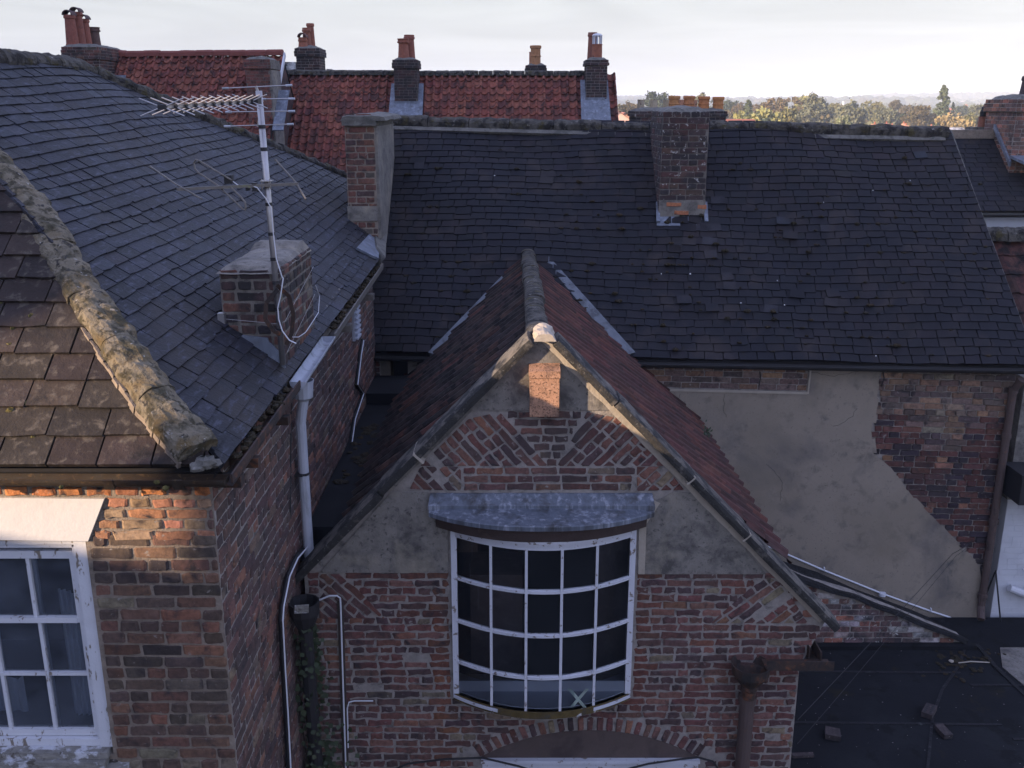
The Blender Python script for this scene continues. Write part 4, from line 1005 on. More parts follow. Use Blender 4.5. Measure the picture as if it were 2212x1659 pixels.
mb.lathe((hc_.x, 7.17, hc_.z), prf, 14); mb.build('hopper', M['iron_rust'], gab)
mb = MB(); mb.tube([(hc_.x, 7.17, hc_.z-.2), (hc_.x, 7.20, hc_.z-.34), (hc_.x, 7.20, 2.4)], .062, 14); mb.tube([(hc_.x, 7.2, hc_.z-.36), (hc_.x, 7.2, hc_.z-.30)], .075, 14); mb.build('downpipe', M['iron_brown'], gab)
# ================================================================== LEFT BUILDING (hipped slate roof)
lb = thing('hipped_slate_building', 'brick building on the left with hipped slate roof and lichened stone hip', 'building', (-4, 8.5, 0))
P0 = V3((-1.70, 5.31, 6.96)); P1 = V3((-1.66, 12.1, 7.14)); eU = (P1-P0).normalized()
upd = V3((-.80, -.0, .60)); upd = (upd-eU*upd.dot(eU)).normalized(); lN = eU.cross(upd).normalized()
if lN.z < 0: lN = -lN
# side face: courses run along the gutter (towards the camera so that U x V points outward)
sU = -eU; sV = upd; 
if sU.cross(sV).dot(lN) < 0: sU = eU
oS = P1 if sU.dot(eU) < 0 else P0
def suv(P): d = P-oS; return (d.dot(sU), d.dot(sV))
def onS(px, py): return atp(px, py, P0, lN)
pQ, pR, pT = onS(750, 392), onS(160, 148), onS(-230, 118)
hipT = onS(-60, 318)
fN = (V3((-1, 0, 0))).cross(hipT-P0).normalized()
if fN.z < 0: fN = -fN
# meet of hip and ridge
regS = [suv(p) for p in (P0, P1, onS(822, 520), pQ, pR, pT, hipT)]
def hull(pts):
    pts = sorted(pts); 
    def half(ps):
        h = []
        for p in ps:
            while len(h) > 1 and (h[-1][0]-h[-2][0])*(p[1]-h[-2][1])-(h[-1][1]-h[-2][1])*(p[0]-h[-2][0]) <= 0: h.pop()
            h.append(p)
        return h
    a, b = half(pts), half(pts[::-1]); return a[:-1]+b[:-1]
regS = hull(regS)
print('LEFT ROOF', P0, P1, pQ, pR, pT, hipT, fN)
rng = random.Random(15); mb = MB()
slates(mb, oS+lN*.01, sU, sV, regS, rng, P_SLATE_SIDE, gauge=.119, width=.228, tilt=.018, th=.011, cvar=.32, jit=.0035, slip=.012, warp=lambda u, v: .03*math.sin(u*.9)*math.sin(v*1.2+.3)+.01*math.sin(u*2.7+v*2))
mb.build('roof_side_slope', M['slate'], lb)
mb = MB(); pp = [oS+sU*a+sV*b for a, b in regS]; mb.prism(pp, lN, -.10, -.045, (.02,.02,.02)); mb.build('roof_boarding', M['deck'], lb)
fU, fV = X, fN.cross(X).normalized()
oF = P0+V3((-3.2, 0, 0))
def fuv(P): d = P-oF; return (d.dot(fU), d.dot(fV))
def onF(px, py): return atp(px, py, P0, fN)
topL = hipT+V3((-2.5, 0, 0))
regF = hull([fuv(p) for p in (P0, oF, topL, hipT)])
mb = MB(); rng = random.Random(16)
slates(mb, oF+fN*.012, fU, fV, regF, rng, P_SLATE_FRONT, gauge=.197, width=.31, tilt=.030, th=.016, jit=.011, slip=.06)
mb.build('roof_front_slope', M['slate_front'], lb)
mb = MB(); mb.prism([oF+fU*a+fV*b for a, b in regF], fN, -.10, -.03, (.02,.02,.02)); mb.build('roof_boarding', M['deck'], lb)
# lichened stone hip
hp = [(428, 978), (335, 862), (255, 748), (190, 648), (122, 540), (45, 425), (-60, 300)]
mb = MB(); hN = (lN+fN).normalized(); rr = random.Random(6)
pts = [onS(*p)-fN*.0 for p in hp]
for i in range(len(pts)-1):
    rough_bar(mb, pts[i]+hN*.015, pts[i+1]+hN*.015, .122, .078, .62, rr, amp=.024, freq=11, up=tuple(hN), n=12, gap=.004)
hipo = mb.build('stone_hip', M['ridge_stone'], lb, smooth=False, label='thick yellow and grey lichened stone hip')
mb = MB(); blob(mb, pts[0]+V3((.06, -.06, -.04)), .07, rr, n=8); blob(mb, pts[0]+V3((.02, -.10, -.05)), .05, rr); blob(mb, pts[0]+V3((.1, -.02, -.06)), .045, rr); mb.build('cement_lump', M['cement'], lb)
# mortar bed along the hip's front side
mb = MB()
for i in range(len(pts)-1):
    d = (pts[i+1]-pts[i]); sd = d.normalized().cross(hN); sd = sd if sd.x < 0 else -sd
    k = 7
    for q in range(k):
        a = pts[i]+d*q/k+sd*(.112+.004*math.sin(q*5.)) -hN*.055; b = pts[i]+d*(q+1)/k+sd*.112-hN*.055; mb.beam(a, b, .022+.008*math.sin(q*2.1+i*1.7), .045+.012*math.sin(q*3.3+i), hN, MORT)
mb.build('hip_bedding', M['mortar_warm'], hipo)
# dark ridge and far hip
mb = MB(); rr = random.Random(9)
rough_bar(mb, onS(740, 385), onS(160, 146), .10, .11, .5, rr, amp=.03, up=(.2, 0, 1)); rough_bar(mb, onS(162, 147), onS(-230, 116), .13, .12, .5, rr, amp=.03, up=(.3, 0, 1))
mb.build('ridge', M['ridge_dark'], lb)
# moss on the front slope and hip
mb = MB(); rr = random.Random(2)
mp_ = [(27,753),(35,763),(72,690),(76,800),(84,808),(36,880),(28,893),(146,941),(138,1058),(343,1048),(362,1060),(8,662),(33,717),(61,877),(78,951),(4,860),(110,996)]
for px, py in mp_:
    s = rr.uniform(.014, .030); blob(mb, onF(px, py)+fN*.035, s, rr, flat=.75, n=8)
for i in range(26):
    px, py = rr.uniform(0, 300), rr.uniform(600, 1000)
    if px > 60+(py-600)*.55: continue
    blob(mb, onF(px, py)+fN*.032, rr.uniform(.005, .011), rr, n=6)
mb.build('moss_cushions', M['moss'], lb)['kind'] = 'stuff'
mb = MB()
for i in range(40):
    t = rr.random(); px = 478+(815-478)*t**1.2; py = 1020+(565-1020)*t**1.2
    P = onS(px-22, py-18); mb.obox(P+lN*.028, sU*rr.uniform(.01, .03), sV*rr.uniform(.006, .02), lN*.002)
mb.build('lichen_flecks', M['render_grey'], lb)['kind'] = 'stuff'
# walls
cA = V3((-1.79, 5.4, 0)); cB = V3((-1.75, 12.05, 0)); sdU = (cB-cA).normalized(); sdN = V3((sdU.y, -sdU.x, 0)); Ls = (cB-cA).length
mb = MB(); ztop = 6.86
fx = lambda px, py: at(px, py, 5.4)
lt = [fx(-40, 1072), fx(228, 1075), fx(193, 1166), fx(-40, 1163)]
wr = -2.585; zh = fx(190, 1168).z; zsill = fx(240, 1630).z
mb.box((wr, 5.4, 2.5), (-1.79, 5.7, ztop), MORT, 0)
mb.box((-4.6, 5.4, zh), (wr, 5.7, ztop), MORT, 0)
mb.box((-4.6, 5.4, 2.5), (wr, 5.7, zsill), MORT, 0)
rg = random.Random(50)
zl0, zl1 = lt[3].z, lt[1].z
def sp_f(v):
    if v > zl1: return [(-3.6, -1.79)]
    if v > zh:
        t = (zl1-v)/(zl1-zl0); return [(lt[1].x+(lt[2].x-lt[1].x)*t+.02, -1.79)]
    if v > zsill: return [(wr+.02, -1.79)]
    return [(-3.6, -1.79)]
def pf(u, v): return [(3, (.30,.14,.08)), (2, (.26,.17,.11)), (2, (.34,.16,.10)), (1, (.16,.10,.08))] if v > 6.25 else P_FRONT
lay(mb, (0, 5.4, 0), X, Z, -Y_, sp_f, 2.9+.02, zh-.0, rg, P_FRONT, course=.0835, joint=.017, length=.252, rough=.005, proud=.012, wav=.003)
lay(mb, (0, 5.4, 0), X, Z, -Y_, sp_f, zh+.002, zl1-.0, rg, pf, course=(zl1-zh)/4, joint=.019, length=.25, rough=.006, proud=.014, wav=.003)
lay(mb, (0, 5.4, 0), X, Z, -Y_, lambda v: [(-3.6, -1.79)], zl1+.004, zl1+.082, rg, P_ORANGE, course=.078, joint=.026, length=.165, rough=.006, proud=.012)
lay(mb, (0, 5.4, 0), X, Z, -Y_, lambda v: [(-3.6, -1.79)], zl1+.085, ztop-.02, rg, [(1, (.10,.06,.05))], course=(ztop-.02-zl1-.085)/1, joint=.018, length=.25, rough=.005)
mb.build('front_wall', [M['mortar_warm'], M['brick']], lb)
mb = MB(); mb.prism([cA+Z*2.5-sdN*.0, cB+Z*2.5, cB+Z*7.06, cA+Z*6.88], sdN, -.3, -.0, MORT, 0)
P_SIDE2 = P_SIDE
lay(mb, cA, sdU, Z, sdN, lambda v: [(0.0, Ls)], 2.55, 6.84, random.Random(52), P_SIDE2, course=.0835, joint=.016, length=.25, rough=.005, proud=.010, wav=.006)
mb.build('side_wall', [M['mortar'], M['brick']], lb)
# lintel
mb = MB(); mb.prism([V3((p.x, 5.4, p.z)) for p in (lt[3], lt[2], lt[1], lt[0])], -Y_, .002, .022); mb.build('painted_lintel', M['white_lintel'], lb)
# sash window
WY = 5.45
mb = MB()
zt2_ = zh-.0; zb2 = 9-3.955
mb.box((wr-.085, WY-.03, zb2-.05), (wr, WY+.10, zt2_-.0)); mb.box((wr-.085-.022, WY-.012, zb2), (wr-.085, WY+.08, zt2_-.06))
mb.box((-4.2, WY-.03, zt2_-.035), (wr-.085, WY+.1, zt2_)); mb.box((-4.2, WY-.012, zt2_-.065), (wr-.107, WY+.1, zt2_-.035))
mb.box((-4.2, WY-.02, zb2-.05), (wr-.085, WY+.1, zb2-.0))
sw = mb.build('sash_window', M['white_flake'], lb)
mb = MB(); x_in = wr-.107
zA, zB, zC, zD, zE = 9-2.683, 9-3.085, 9-3.125, 9-3.498, 9-3.905
def stile(xa, xb, za, zb_, y): mb.box((xa, y-.02, za), (xb, y+.025, zb_))
yu, yl = WY+.028, WY+.062
stile(x_in-.035, x_in, zC, zA+.05, yu); mb.box((-4.2, yu-.02, zA+.0), (x_in-.035, yu+.025, zA+.05)); mb.box((-4.2, yu-.025, zC), (x_in-.035, yu+.02, zB-.003))
for k in range(5):
    x = -2.99-.29*k; mb.box((x-.011, yu-.014, zB-.003), (x+.011, yu+.02, zA))
stile(x_in-.025, x_in, zE-.04, zC+.0, yl-.03)
for k in range(5):
    x = -2.975-.29*k; mb.box((x-.011, yl-.044, zE), (x+.011, yl-.01, zC))
mb.box((-4.2, yl-.046, zD-.011), (x_in-.025, yl-.008, zD+.011)); mb.box((-4.2, yl-.05, zE-.045), (x_in-.025, yl-.005, zE))
mb.build('sashes', M['white_flake'], sw)
mb = MB(); mb.idx([(-4.2, yu+.008, zC), (x_in-.03, yu+.008, zC), (x_in-.03, yu+.008, zA), (-4.2, yu+.008, zA)], [(0,1,2,3)]); mb.idx([(-4.2, yl-.022, zE), (x_in-.02, yl-.022, zE), (x_in-.02, yl-.022, zC), (-4.2, yl-.022, zC)], [(0,1,2,3)])
mb.build('panes', M['glass_sash'], sw)
mb = MB(); vs = []
for i in range(60):
    x = -2.98+.006*i; t = i/59
    vs += [(x, 5.76+.012*math.sin(i*1.1), 9-4.0), (x, 5.76+.012*math.sin(i*1.1), 9-3.05-.42*max(0, 1-((t-.45)/.55)**2)*0+.0-(.35*(t**2)))]
mb.idx(vs, [(i*2, i*2+2, i*2+3, i*2+1) for i in range(59)]); mb.tube([(-3.085, 5.72, 4.9), (-3.085, 5.72, 6.4)], .016, 8)
vs = []
for i in range(30):
    x = -3.9+.02*i; vs += [(x, 5.8+.012*math.sin(i*1.3), 9-4.0), (x, 5.8+.012*math.sin(i*1.3), 9-3.65-.1*math.sin(i*.3))]
mb.idx(vs, [(i*2, i*2+2, i*2+3, i*2+1) for i in range(29)])
mb.build('net_curtain', M['curtain'], sw)
mb = MB(); mb.idx([(-4.6, 5.6, 4.6), (-2.2, 5.6, 4.6), (-2.2, 7.4, 4.6), (-4.6, 7.4, 4.6), (-4.6, 5.6, 6.7), (-2.2, 5.6, 6.7), (-2.2, 7.4, 6.7), (-4.6, 7.4, 6.7)], [(0,1,2,3), (4,7,6,5), (3,2,6,7), (0,3,7,4), (1,5,6,2)]); mb.build('room', M['room'], lb)
mb = MB(); mb.box((-4.3, 5.36, zb2-.10), (wr-.02, 5.5, zb2-.052)); mb.box((-4.3, 5.33, zb2-.145), (wr-.03, 5.42, zb2-.103)); mb.box((-4.3, 5.31, zb2-.27), (wr+.10, 5.42, zb2-.147))
mb.build('window_sill', M['sill'], lb)
# gutters
mb = MB(); half_gutter(mb, (-4.6, 5.27, 6.935), (-1.655, 5.27, 6.925), .055, n=10)
for px in (-2.35, -1.95, -3.2): mb.box((px, 5.262, 6.865), (px+.05, 5.39, 6.885)); mb.beam((px+.025, 5.215, 6.93), (px+.025, 5.24, 6.865), .06, .012, Y_)
mb.build('front_gutter', M['gutter_mossy'], lb)
mb = MB(); mb.beam((-1.62, 5.25, 6.925), (-1.60, 7.05, 6.98), .012, .055, Z); mb.beam((-1.66, 5.25, 6.885), (-1.64, 7.05, 6.94), .085, .010, Z)
for y in (5.75, 6.6): mb.box((-1.78, y, 6.80), (-1.60, y+.07, 6.86))
mb.box((-1.80, 5.42, 6.80), (-1.62, 5.50, 6.87))
mb.build('side_gutter', M['iron_rust'], lb)
mb = MB(); mb.beam((-1.60, 8.55, 6.99), (-1.60, 12.0, 7.09), .010, .055, Z); mb.beam((-1.64, 8.55, 6.96), (-1.64, 12.0, 7.05), .085, .010, Z)
for y in (9.3, 10.9): mb.box((-1.77, y, 6.86), (-1.58, y+.12, 6.93))
mb.build('far_gutter', M['alu_old'], lb)
mb = MB(); rr = random.Random(5)
for i in range(90):
    t = rr.random(); y = 5.5+1.5*t if rr.random() < .4 else 8.7+3.2*t
    blob(mb, (-1.655+rr.uniform(-.03, .02), y, 6.95+(y-5.3)*.02+rr.uniform(0, .02)), rr.uniform(.02, .045), rr, n=6)
mb.build('gutter_moss', M['moss_dark'], lb)['kind'] = 'stuff'
mb = MB(); half_gutter(mb, (-1.635, 7.12, 6.975), (-1.635, 8.45, 7.02), .062, n=10); wg = mb.build('white_gutter', M['plastic_white'], lb)
mb = MB(); dp = atx(652, 800, -1.665); dy = dp.y
prf = [(.035, -.20), (.04, -.17), (.075, -.14), (.085, -.03), (.092, 0), (.084, 0), (.075, -.10)]
mb.lathe((-1.665, dy, 6.90), prf, 14); mb.tube([(-1.665, dy, 6.75), (-1.70, dy, 6.55), (-1.70, dy, 5.15)], .042, 12)
dpi = mb.build('downpipe', M['plastic_white'], lb)
mb = MB(); 
for z in (6.10, 5.35): mb.tube([(-1.70, dy, z), (-1.70, dy, z+.02)], .047, 12); mb.box((-1.79, dy-.06, z), (-1.70, dy+.06, z+.018))
build_split(mb, 'pipe_clip', M['black_plastic'], dpi)
# blue-white louvred vent on the wall under the far gutter
vv = atx(768, 700, -1.74); mb = MB(); y0 = vv.y
mb.obox(V3((-1.755, y0-.16, vv.z-.16)), V3((.03, 0, 0)), V3((0, .30, 0)), Z*.42)
for k in range(7): mb.obox(V3((-1.725, y0-.13, vv.z-.14+.055*k)), V3((.03, 0, -.012)), V3((0, .24, 0)), Z*.02)
mb.build('wall_vent', M['plastic_white'], lb)
# low chimney with cement cap
lx0, lx1 = atp(476, 620, V3((0, 7.15, 0)), Y_).x, -1.735
stk = brick_stack('chimney', lb, lx0, lx1, 7.15, 8.35, 6.75, 7.80, 61, P_CHIM+P_CHIM_DK+[(3, (.16, .14, .11))], ('mortar_dark', 'brick_sooty'), 0, True, .0835, .235, 'flr', cap=False, joint=.021, label='squat brick chimney with cement top carrying the aerial mast')
mb = MB(); nx, ny = 9, 14; vs = []
for j in range(ny+1):
    for i in range(nx+1):
        e = min(i, nx-i, j, ny-j); x = lx0-.02+(lx1-lx0+.03)*i/nx; y = 7.13+1.23*j/ny; h = (.0, .05, .062, .065, .067)[min(e, 4)]
        if j > ny*.72: h += .05*(e > 0)
        vs.append((x, y, 7.80+h+noise.noise(V3((x, y, 3))*8)*.012))
mb.idx(vs, [(j*(nx+1)+i, j*(nx+1)+i+1, (j+1)*(nx+1)+i+1, (j+1)*(nx+1)+i) for j in range(ny) for i in range(nx)]); mb.build('cement_cap', M['render_grey'], stk)
mb = MB(); a, b, c_, d_ = onS(474, 683), onS(604, 752), V3((lx1+.01, 7.13, 6.93)), V3((lx0-.01, 7.13, 7.36))
zl_ = lambda x: 6.99+(x-lx1)*(-.75)
mb.prism([V3((lx0-.012, 7.13, zl_(lx0)-.12)), V3((lx1+.012, 7.13, zl_(lx1)-.14)), V3((lx1+.012, 7.13, zl_(lx0)-.15)), V3((lx0+.34, 7.13, zl_(lx0)-.03)), V3((lx0+.33, 7.13, zl_(lx0)+.0)), V3((lx0-.012, 7.13, zl_(lx0)+.035))], -Y_, -.018, .008)
mb.obox(V3((lx0-.02, 7.1, zl_(lx0)-.02)), V3((-.12, 0, .09)), V3((0, .5, 0)), V3((.0, 0, .015)))
mb.build('lead_flashing', M['lead'], stk)
# lead around the far end stack and the eaves corner
mb = MB(); 
def sheet(pts, off=.04):
    P = [onS(*p)+lN*off for p in pts]
    if (P[1]-P[0]).cross(P[2]-P[1]).dot(lN) < 0: P = P[::-1]
    mb.prism(P, lN, -.03, .0)
sheet([(733, 452), (757, 440), (757, 470), (748, 476)]); sheet([(750, 470), (762, 460), (815, 492), (820, 507), (790, 500)]); sheet([(765, 543), (800, 505), (818, 512), (812, 566), (790, 556)], .06)
mb.build('lead_flashing', M['lead'], lb)
mb = MB(); mb.prism([onS(800, 497), onS(828, 497), onS(824, 568), onS(806, 545)][::-1], lN, -.3, .09)
mb.build('parapet_end', M['cement'], lb)

# ================================================================== TV AERIALS
my = 7.08; mx_ = -1.735
ant = thing('tv_aerial', 'metal mast with two television aerials strapped to the squat chimney', 'aerial', (mx_, my, 6.95))
mt = at(566, 300, my); mbm = MB(); B0 = V3((mx_+.01, my, 7.12)); T0 = at(559, 196, my)
mbm.tube([B0, T0], .0225, 14); mast = mbm.build('mast', M['alu'], ant, smooth=True)
def onmast(py):
    for k in range(400):
        t = k/400; P = B0+(T0-B0)*t; d = P-V3((0, 0, H)); dep = d.y*CP-d.z*SP; up = d.y*SP+d.z*CP
        if 829.5-F*up/dep < py: return P
    return T0
mb = MB()
for py in (275, 322, 442, 505, 560, 610, 668, 712): P = onmast(py); dd = (T0-B0).normalized(); mb.tube([P-dd*.012, P+dd*.012], .0255, 12)
build_split(mb, 'tape_band', M['black_plastic'], mast)
# upper aerial: boom towards the camera, X shaped directors
bs_ = V3((T0.x, my, 9.03)); be = at(350, 222, 5.35); be.z = 8.99
mb = MB(); mb.beam(bs_+(bs_-be)*.04, be, .016, .016); boom = mb.build('boom', M['alu'], ant, label='long boom of the upper aerial')
D = (be-bs_); sdv = D.normalized().cross(Z).normalized()
mc = MB()
for k in range(11):
    mb = MB()
    t = .12+.88*k/10; C = bs_+D*t
    for s1 in (1, -1):
        for s2 in (1, -1):
            mb.tube([C+sdv*s1*.015+Z*s2*.004, C+sdv*s1*.118+Z*s2*.045+D.normalized()*.01], .0038, 6)
    mb.obox(C-sdv*.022-D.normalized()*.012-Z*.012, sdv*.044, D.normalized()*.024, Z*.024, m=1); mb.build('director', [M['alu'], M['black_plastic']], boom)
mb = MB(); mb.obox(bs_+D*.05-sdv*.04-Z*.02, sdv*.08, D*.05, Z*.05); mb.build('dipole_box', M['black_plastic'], ant)
mb = MB(); mp2 = MB()
rods = [((480, 191), (631, 184)), ((560, 214), (637, 213)), ((487, 242), (637, 240)), ((484, 273), (634, 268))]
for a, b in rods:
    A2, B2 = at(*a, my+.06), at(*b, my+.06); mb.tube([A2, B2], .0045, 6); dd = (B2-A2).normalized()
    mp2.tube([A2, A2+dd*.045], .0085, 6); mp2.tube([B2-dd*.045, B2], .0085, 6)
mb.beam(at(553, 186, my+.04), at(563, 216, my+.04), .014, .014, Y_); mb.beam(at(563, 240, my+.04), at(557, 274, my+.04), .014, .014, Y_)
refl = build_split(mb, 'reflector_rod', M['alu'], ant); build_split(mp2, 'rod_cap', M['plastic_white'], refl[0])
# lower aerial: folded dipole between two plain rods
yb = my-.06
mb = MB(); mb.beam(at(382, 409, yb-.12), at(645, 397, yb+.05), .020, .020); bm2 = mb.build('boom', M['alu_old'], ant, label='short boom of the lower aerial')
mb = MB()
mb.tube([at(325, 360, yb+.15), at(380, 398, yb-.06), at(436, 430, yb-.25)], .0065, 8); blob(mb, at(325, 360, yb+.15), .010, random.Random(1), flat=1)
mb.tube([at(596, 346, yb+.25), at(638, 393, yb+.07), at(661, 430, yb-.1)], .0065, 8); blob(mb, at(596, 346, yb+.25), .010, random.Random(1), flat=1)
loop = [(500, 389), (430, 347), (423, 345), (419, 352), (421, 364), (429, 373), (470, 400), (525, 452), (530, 454), (531, 448), (530, 438), (520, 425), (498, 404)]
mb.tube([at(px, py, yb+.0+(450-px)*.0017) for px, py in loop], .0065, 8)
build_split(mb, 'dipole_rod', M['alu_old'], bm2)
mb = MB(); P = at(495, 392, yb-.02); mb.obox(P-V3((.03, .02, .015)), X*.055, Y_*.05, Z*.06); P = at(535, 406, yb); mb.obox(P-V3((.01, .02, .02)), X*.02, Y_*.05, Z*.03); P = at(550, 404, yb); mb.obox(P-V3((.015, .02, .03)), X*.03, Y_*.05, Z*.06)
build_split(mb, 'connector_box', M['black_plastic'], bm2)
mb = MB(); mm = onmast(400); mb.obox(mm+V3((-.035, -.06, -.012)), X*.075, Y_*.09, Z*.012); mb.obox(mm+V3((-.035, -.06, .022)), X*.075, Y_*.09, Z*.008)
mb.tube([mm+V3((-.03, -.03, -.03)), mm+V3((-.03, -.03, .04))], .005, 6); mb.tube([mm+V3((.03, -.03, -.03)), mm+V3((.03, -.03, .04))], .005, 6); mb.build('mast_clamp', M['alu'], ant)
mb = MB()
cp_ = [(503, 392, -.07), (517, 402, -.06), (540, 400, -.08), (555, 405, -.08), (575, 430, -.05), (586, 450, -.035), (590, 500, -.03), (597, 560, -.03), (610, 600, -.03)]
mb.tube([at(px, py, my+dy_) for px, py, dy_ in cp_], .0042, 6)
cp_ = [(612, 600), (606, 640), (600, 665), (602, 690), (610, 715), (625, 735), (640, 742)]
mb.tube([at(px, py, my-.04) for px, py in cp_], .0045, 6)
mb.build('aerial_cable', M['cable_white'], ant)
mb = MB(); 
for pts_ in ([(598, 615, -.04), (625, 640, .02), (634, 680, .03), (630, 720, .03), (618, 745, .02)], [(600, 625, -.06), (575, 655, -.06), (573, 690, -.06), (592, 715, -.06), (606, 722, -.04)]):
    P = [at(a, b, my+c) for a, b, c in pts_]
    for a, b in zip(P[:-1], P[1:]): mb.beam(a, b, .030, .012, Y_)
mb.build('chimney_bracket', M['iron_rust'], ant)
mb = MB()
mb.tube([(lx0-.01, 7.11, 7.47), (mx_, 7.06, 7.44)], .0015, 5); mb.tube([(mx_, 7.07, 7.44), (lx1+.03, 7.15, 7.44), (lx1+.02, 8.35, 7.66)], .0015, 5); mb.tube([(lx1+.03, 7.15, 7.2), (lx1+.02, 8.35, 7.42)], .0015, 5)
mb.obox(V3((lx0-.025, 7.10, 7.42)), X*.05, Y_*.05, Z*.09)
mb.build('lashing_wire', M['alu'], ant)
# loose white cable behind the squat chimney
mb = MB(); cw = [(682, 617), (690, 640), (688, 675), (672, 700), (660, 718), (645, 728), (632, 728)]
mb.tube([atx(px, py, -1.70) for px, py in cw], .0032, 6); tag(mb.build('white_cable', M['cable_white']), 'loose white cable looping down beside the squat chimney above the white gutter', 'cable')
# cables down the side wall
mb = MB(); cw = [(783, 735), (778, 765), (770, 830), (783, 850), (765, 905), (757, 960), (737, 1040), (707, 1120), (690, 1175)]
mb.tube([atx(px, py, -1.735) for px, py in cw], .028, 8); mb2 = MB(); mb2.tube([atx(px+3, py, -1.70) for px, py in cw], .006, 6)
cb = mb.build('black_pipe', M['cable_black']); tag(cb, 'black pipe with a thin white cable snaking down the left side wall into the valley', 'pipe'); 
o = mb2.build('white_cable', M['cable_white'], cb)
mb = MB(); cw = [(690, 1180), (660, 1182), (640, 1205), (622, 1245), (609, 1310), (607, 1340), (612, 1440), (618, 1540), (624, 1659)]
mb.tube([atx(px, py, -1.74) for px, py in cw], .024, 8); mb2 = MB(); mb2.tube([atx(px+4, py, -1.70) for px, py in cw], .006, 6)
cb = mb.build('black_pipe', M['cable_black']); tag(cb, 'black pipe with a white cable running down the corner beside the ivy', 'pipe'); mb2.build('white_cable', M['cable_white'], cb)
mb = MB(); cw = [(650, 1309), (668, 1306), (690, 1296), (712, 1287), (728, 1287), (735, 1292), (736, 1310), (741, 1480), (747, 1659)]
mb.tube([at(px, py, GY-.03) for px, py in cw], .0075, 6); mb2 = MB(); mb2.beam(at(735, 1300, GY-.012), at(747, 1659, GY-.012), .05, .02, Y_)
cb = mb.build('white_cable', M['cable_white']); tag(cb, 'white cable bending out of the hopper and down the brick wall over a dark strip', 'cable'); mb2.build('dark_strip', M['wood_dark'], cb)
mb = MB(); cw = [(752, 1615), (751, 1560), (750, 1530), (754, 1517), (765, 1514), (806, 1514)]
mb.tube([at(px, py, GY-.02) for px, py in cw], .006, 6); tag(mb.build('white_cable', M['cable_white']), 'short white cable with a right-angle bend low on the gabled wall', 'cable')
# corner hopper with white paint
hpx = thing('rainwater_hopper', 'black hopper with flaking white front in the dark corner below the left coping', 'rainwater hopper', (-1.62, 7.0, 4.3))
hz = at(655, 1310, 6.95); mb = MB(); mb.lathe((hz.x, 6.98, hz.z-.12), [(.05, -.12), (.08, -.05), (.12, .05), (.125, .15), (.115, .15), (.10, .06)], 12); mb.tube([(hz.x, 6.98, hz.z-.2), (hz.x, 7.1, 2.4)], .055, 10); mb.build('bowl', M['black_iron'], hpx)
mb = MB(); P = at(636, 1326, 6.83); mb.obox(P, V3((.11, 0, .008)), V3((0, .01, 0)), V3((.006, 0, .07))); mb.build('paint_patch', M['sill'], hpx)
# ivy in the corner
iv = thing('ivy', 'dark climbing plant growing up the corner between the two brick buildings', 'climbing plant', (-1.6, 7.1, 2.5))
mb = MB(); ml = MB(); rr = random.Random(20)
for s in range(4):
    px = 640+12*s; pts_ = [at(px+rr.uniform(-12, 14), 1700-60*k, 7.08) for k in range(6)]
    mb.tube(pts_, .006, 5)
for i in range(520):
    py = rr.uniform(1345, 1700); sp = 24+(py-1345)*.10
    px = 662+rr.gauss(0, 1)*sp*.6+(6 if py > 1560 else 0)
    if py > 1560 and rr.random() < .4: px += rr.uniform(0, 60)
    C = at(px, py, rr.uniform(6.9, 7.25)); a = V3((rr.uniform(-1, 1), rr.uniform(-.4, .2), rr.uniform(-1, .3))).normalized()*rr.uniform(.03, .06); b = a.cross(V3((rr.uniform(-.4, .4), -1, rr.uniform(0, .6)))).normalized()*a.length*.5
    ml.idx([C, C+a*.4+b, C+a, C+a*.4-b], [(0,1,2,3)])
mb.build('stem', M['wood_dark'], iv); ml.build('leaves', M['leaf_dark'], iv)
# little plant on the right eave
iv2 = MB(); rr = random.Random(4)
for i in range(90):
    C = at(1523+rr.gauss(0, 6), 935+rr.gauss(0, 8)+rr.uniform(-4, 12), 10.7+rr.uniform(-.1, .1)); a = V3((rr.uniform(-1, 1), rr.uniform(-1, 1), rr.uniform(-.5, 1))).normalized()*rr.uniform(.02, .05); b = a.cross(V3((.3, -1, .2))).normalized()*.012
    iv2.idx([C, C+a*.5+b, C+a, C+a*.5-b], [(0,1,2,3)])
tag(iv2.build('weed', M['leaf_dark']), 'tuft of dark weed growing where the pantiles meet the render wall', 'plant')

# ================================================================== RED PANTILE TERRACE BEHIND
red = thing('red_tiled_terrace', 'long terrace with red pantile roof and four brick stacks behind the slate roof', 'building', (-2, 29, 0))
RYr, RYe = 29.0, 26.45; zr = at(1000, 161, RYr).z; ze = zr-(RYr-RYe)*1.0
xl, xr = at(570, 160, RYr).x, at(1315, 164, RYr).x
Lr = math.hypot(RYr-RYe, zr-ze); nv = 15; uv = V3((0, RYr-RYe, zr-ze)).normalized()
zmin = ze; 
mb = MB(); rng = random.Random(70)
ey = RYe-1.5; ez_ = ze-1.5; nv = 22; Lr = math.hypot(RYr-ey, zr-ez_)
pantiles(mb, (xl, ey, ez_), X, uv, int((xr-xl)/.222)+1, nv, rng, P_TILE_RED, tw=.222, gauge=Lr/nv, amp=.065, ns=8, lip=.032, cv=.14)
mb.build('roof', M['pantile'], red)
mb = MB(); mb.prism([V3((xl, ey, ez_)), V3((xr, ey, ez_)), V3((xr, RYr, zr)), V3((xl, RYr, zr))], uv.cross(X)*-1, -.15, -.04, (.02,.02,.02)); 
mb.idx([(xl, RYr, zr-.05), (xr, RYr, zr-.05), (xr, RYr+4, zr-4), (xl, RYr+4, zr-4)], [(0,1,2,3)]); mb.build('roof_boarding', M['deck'], red)
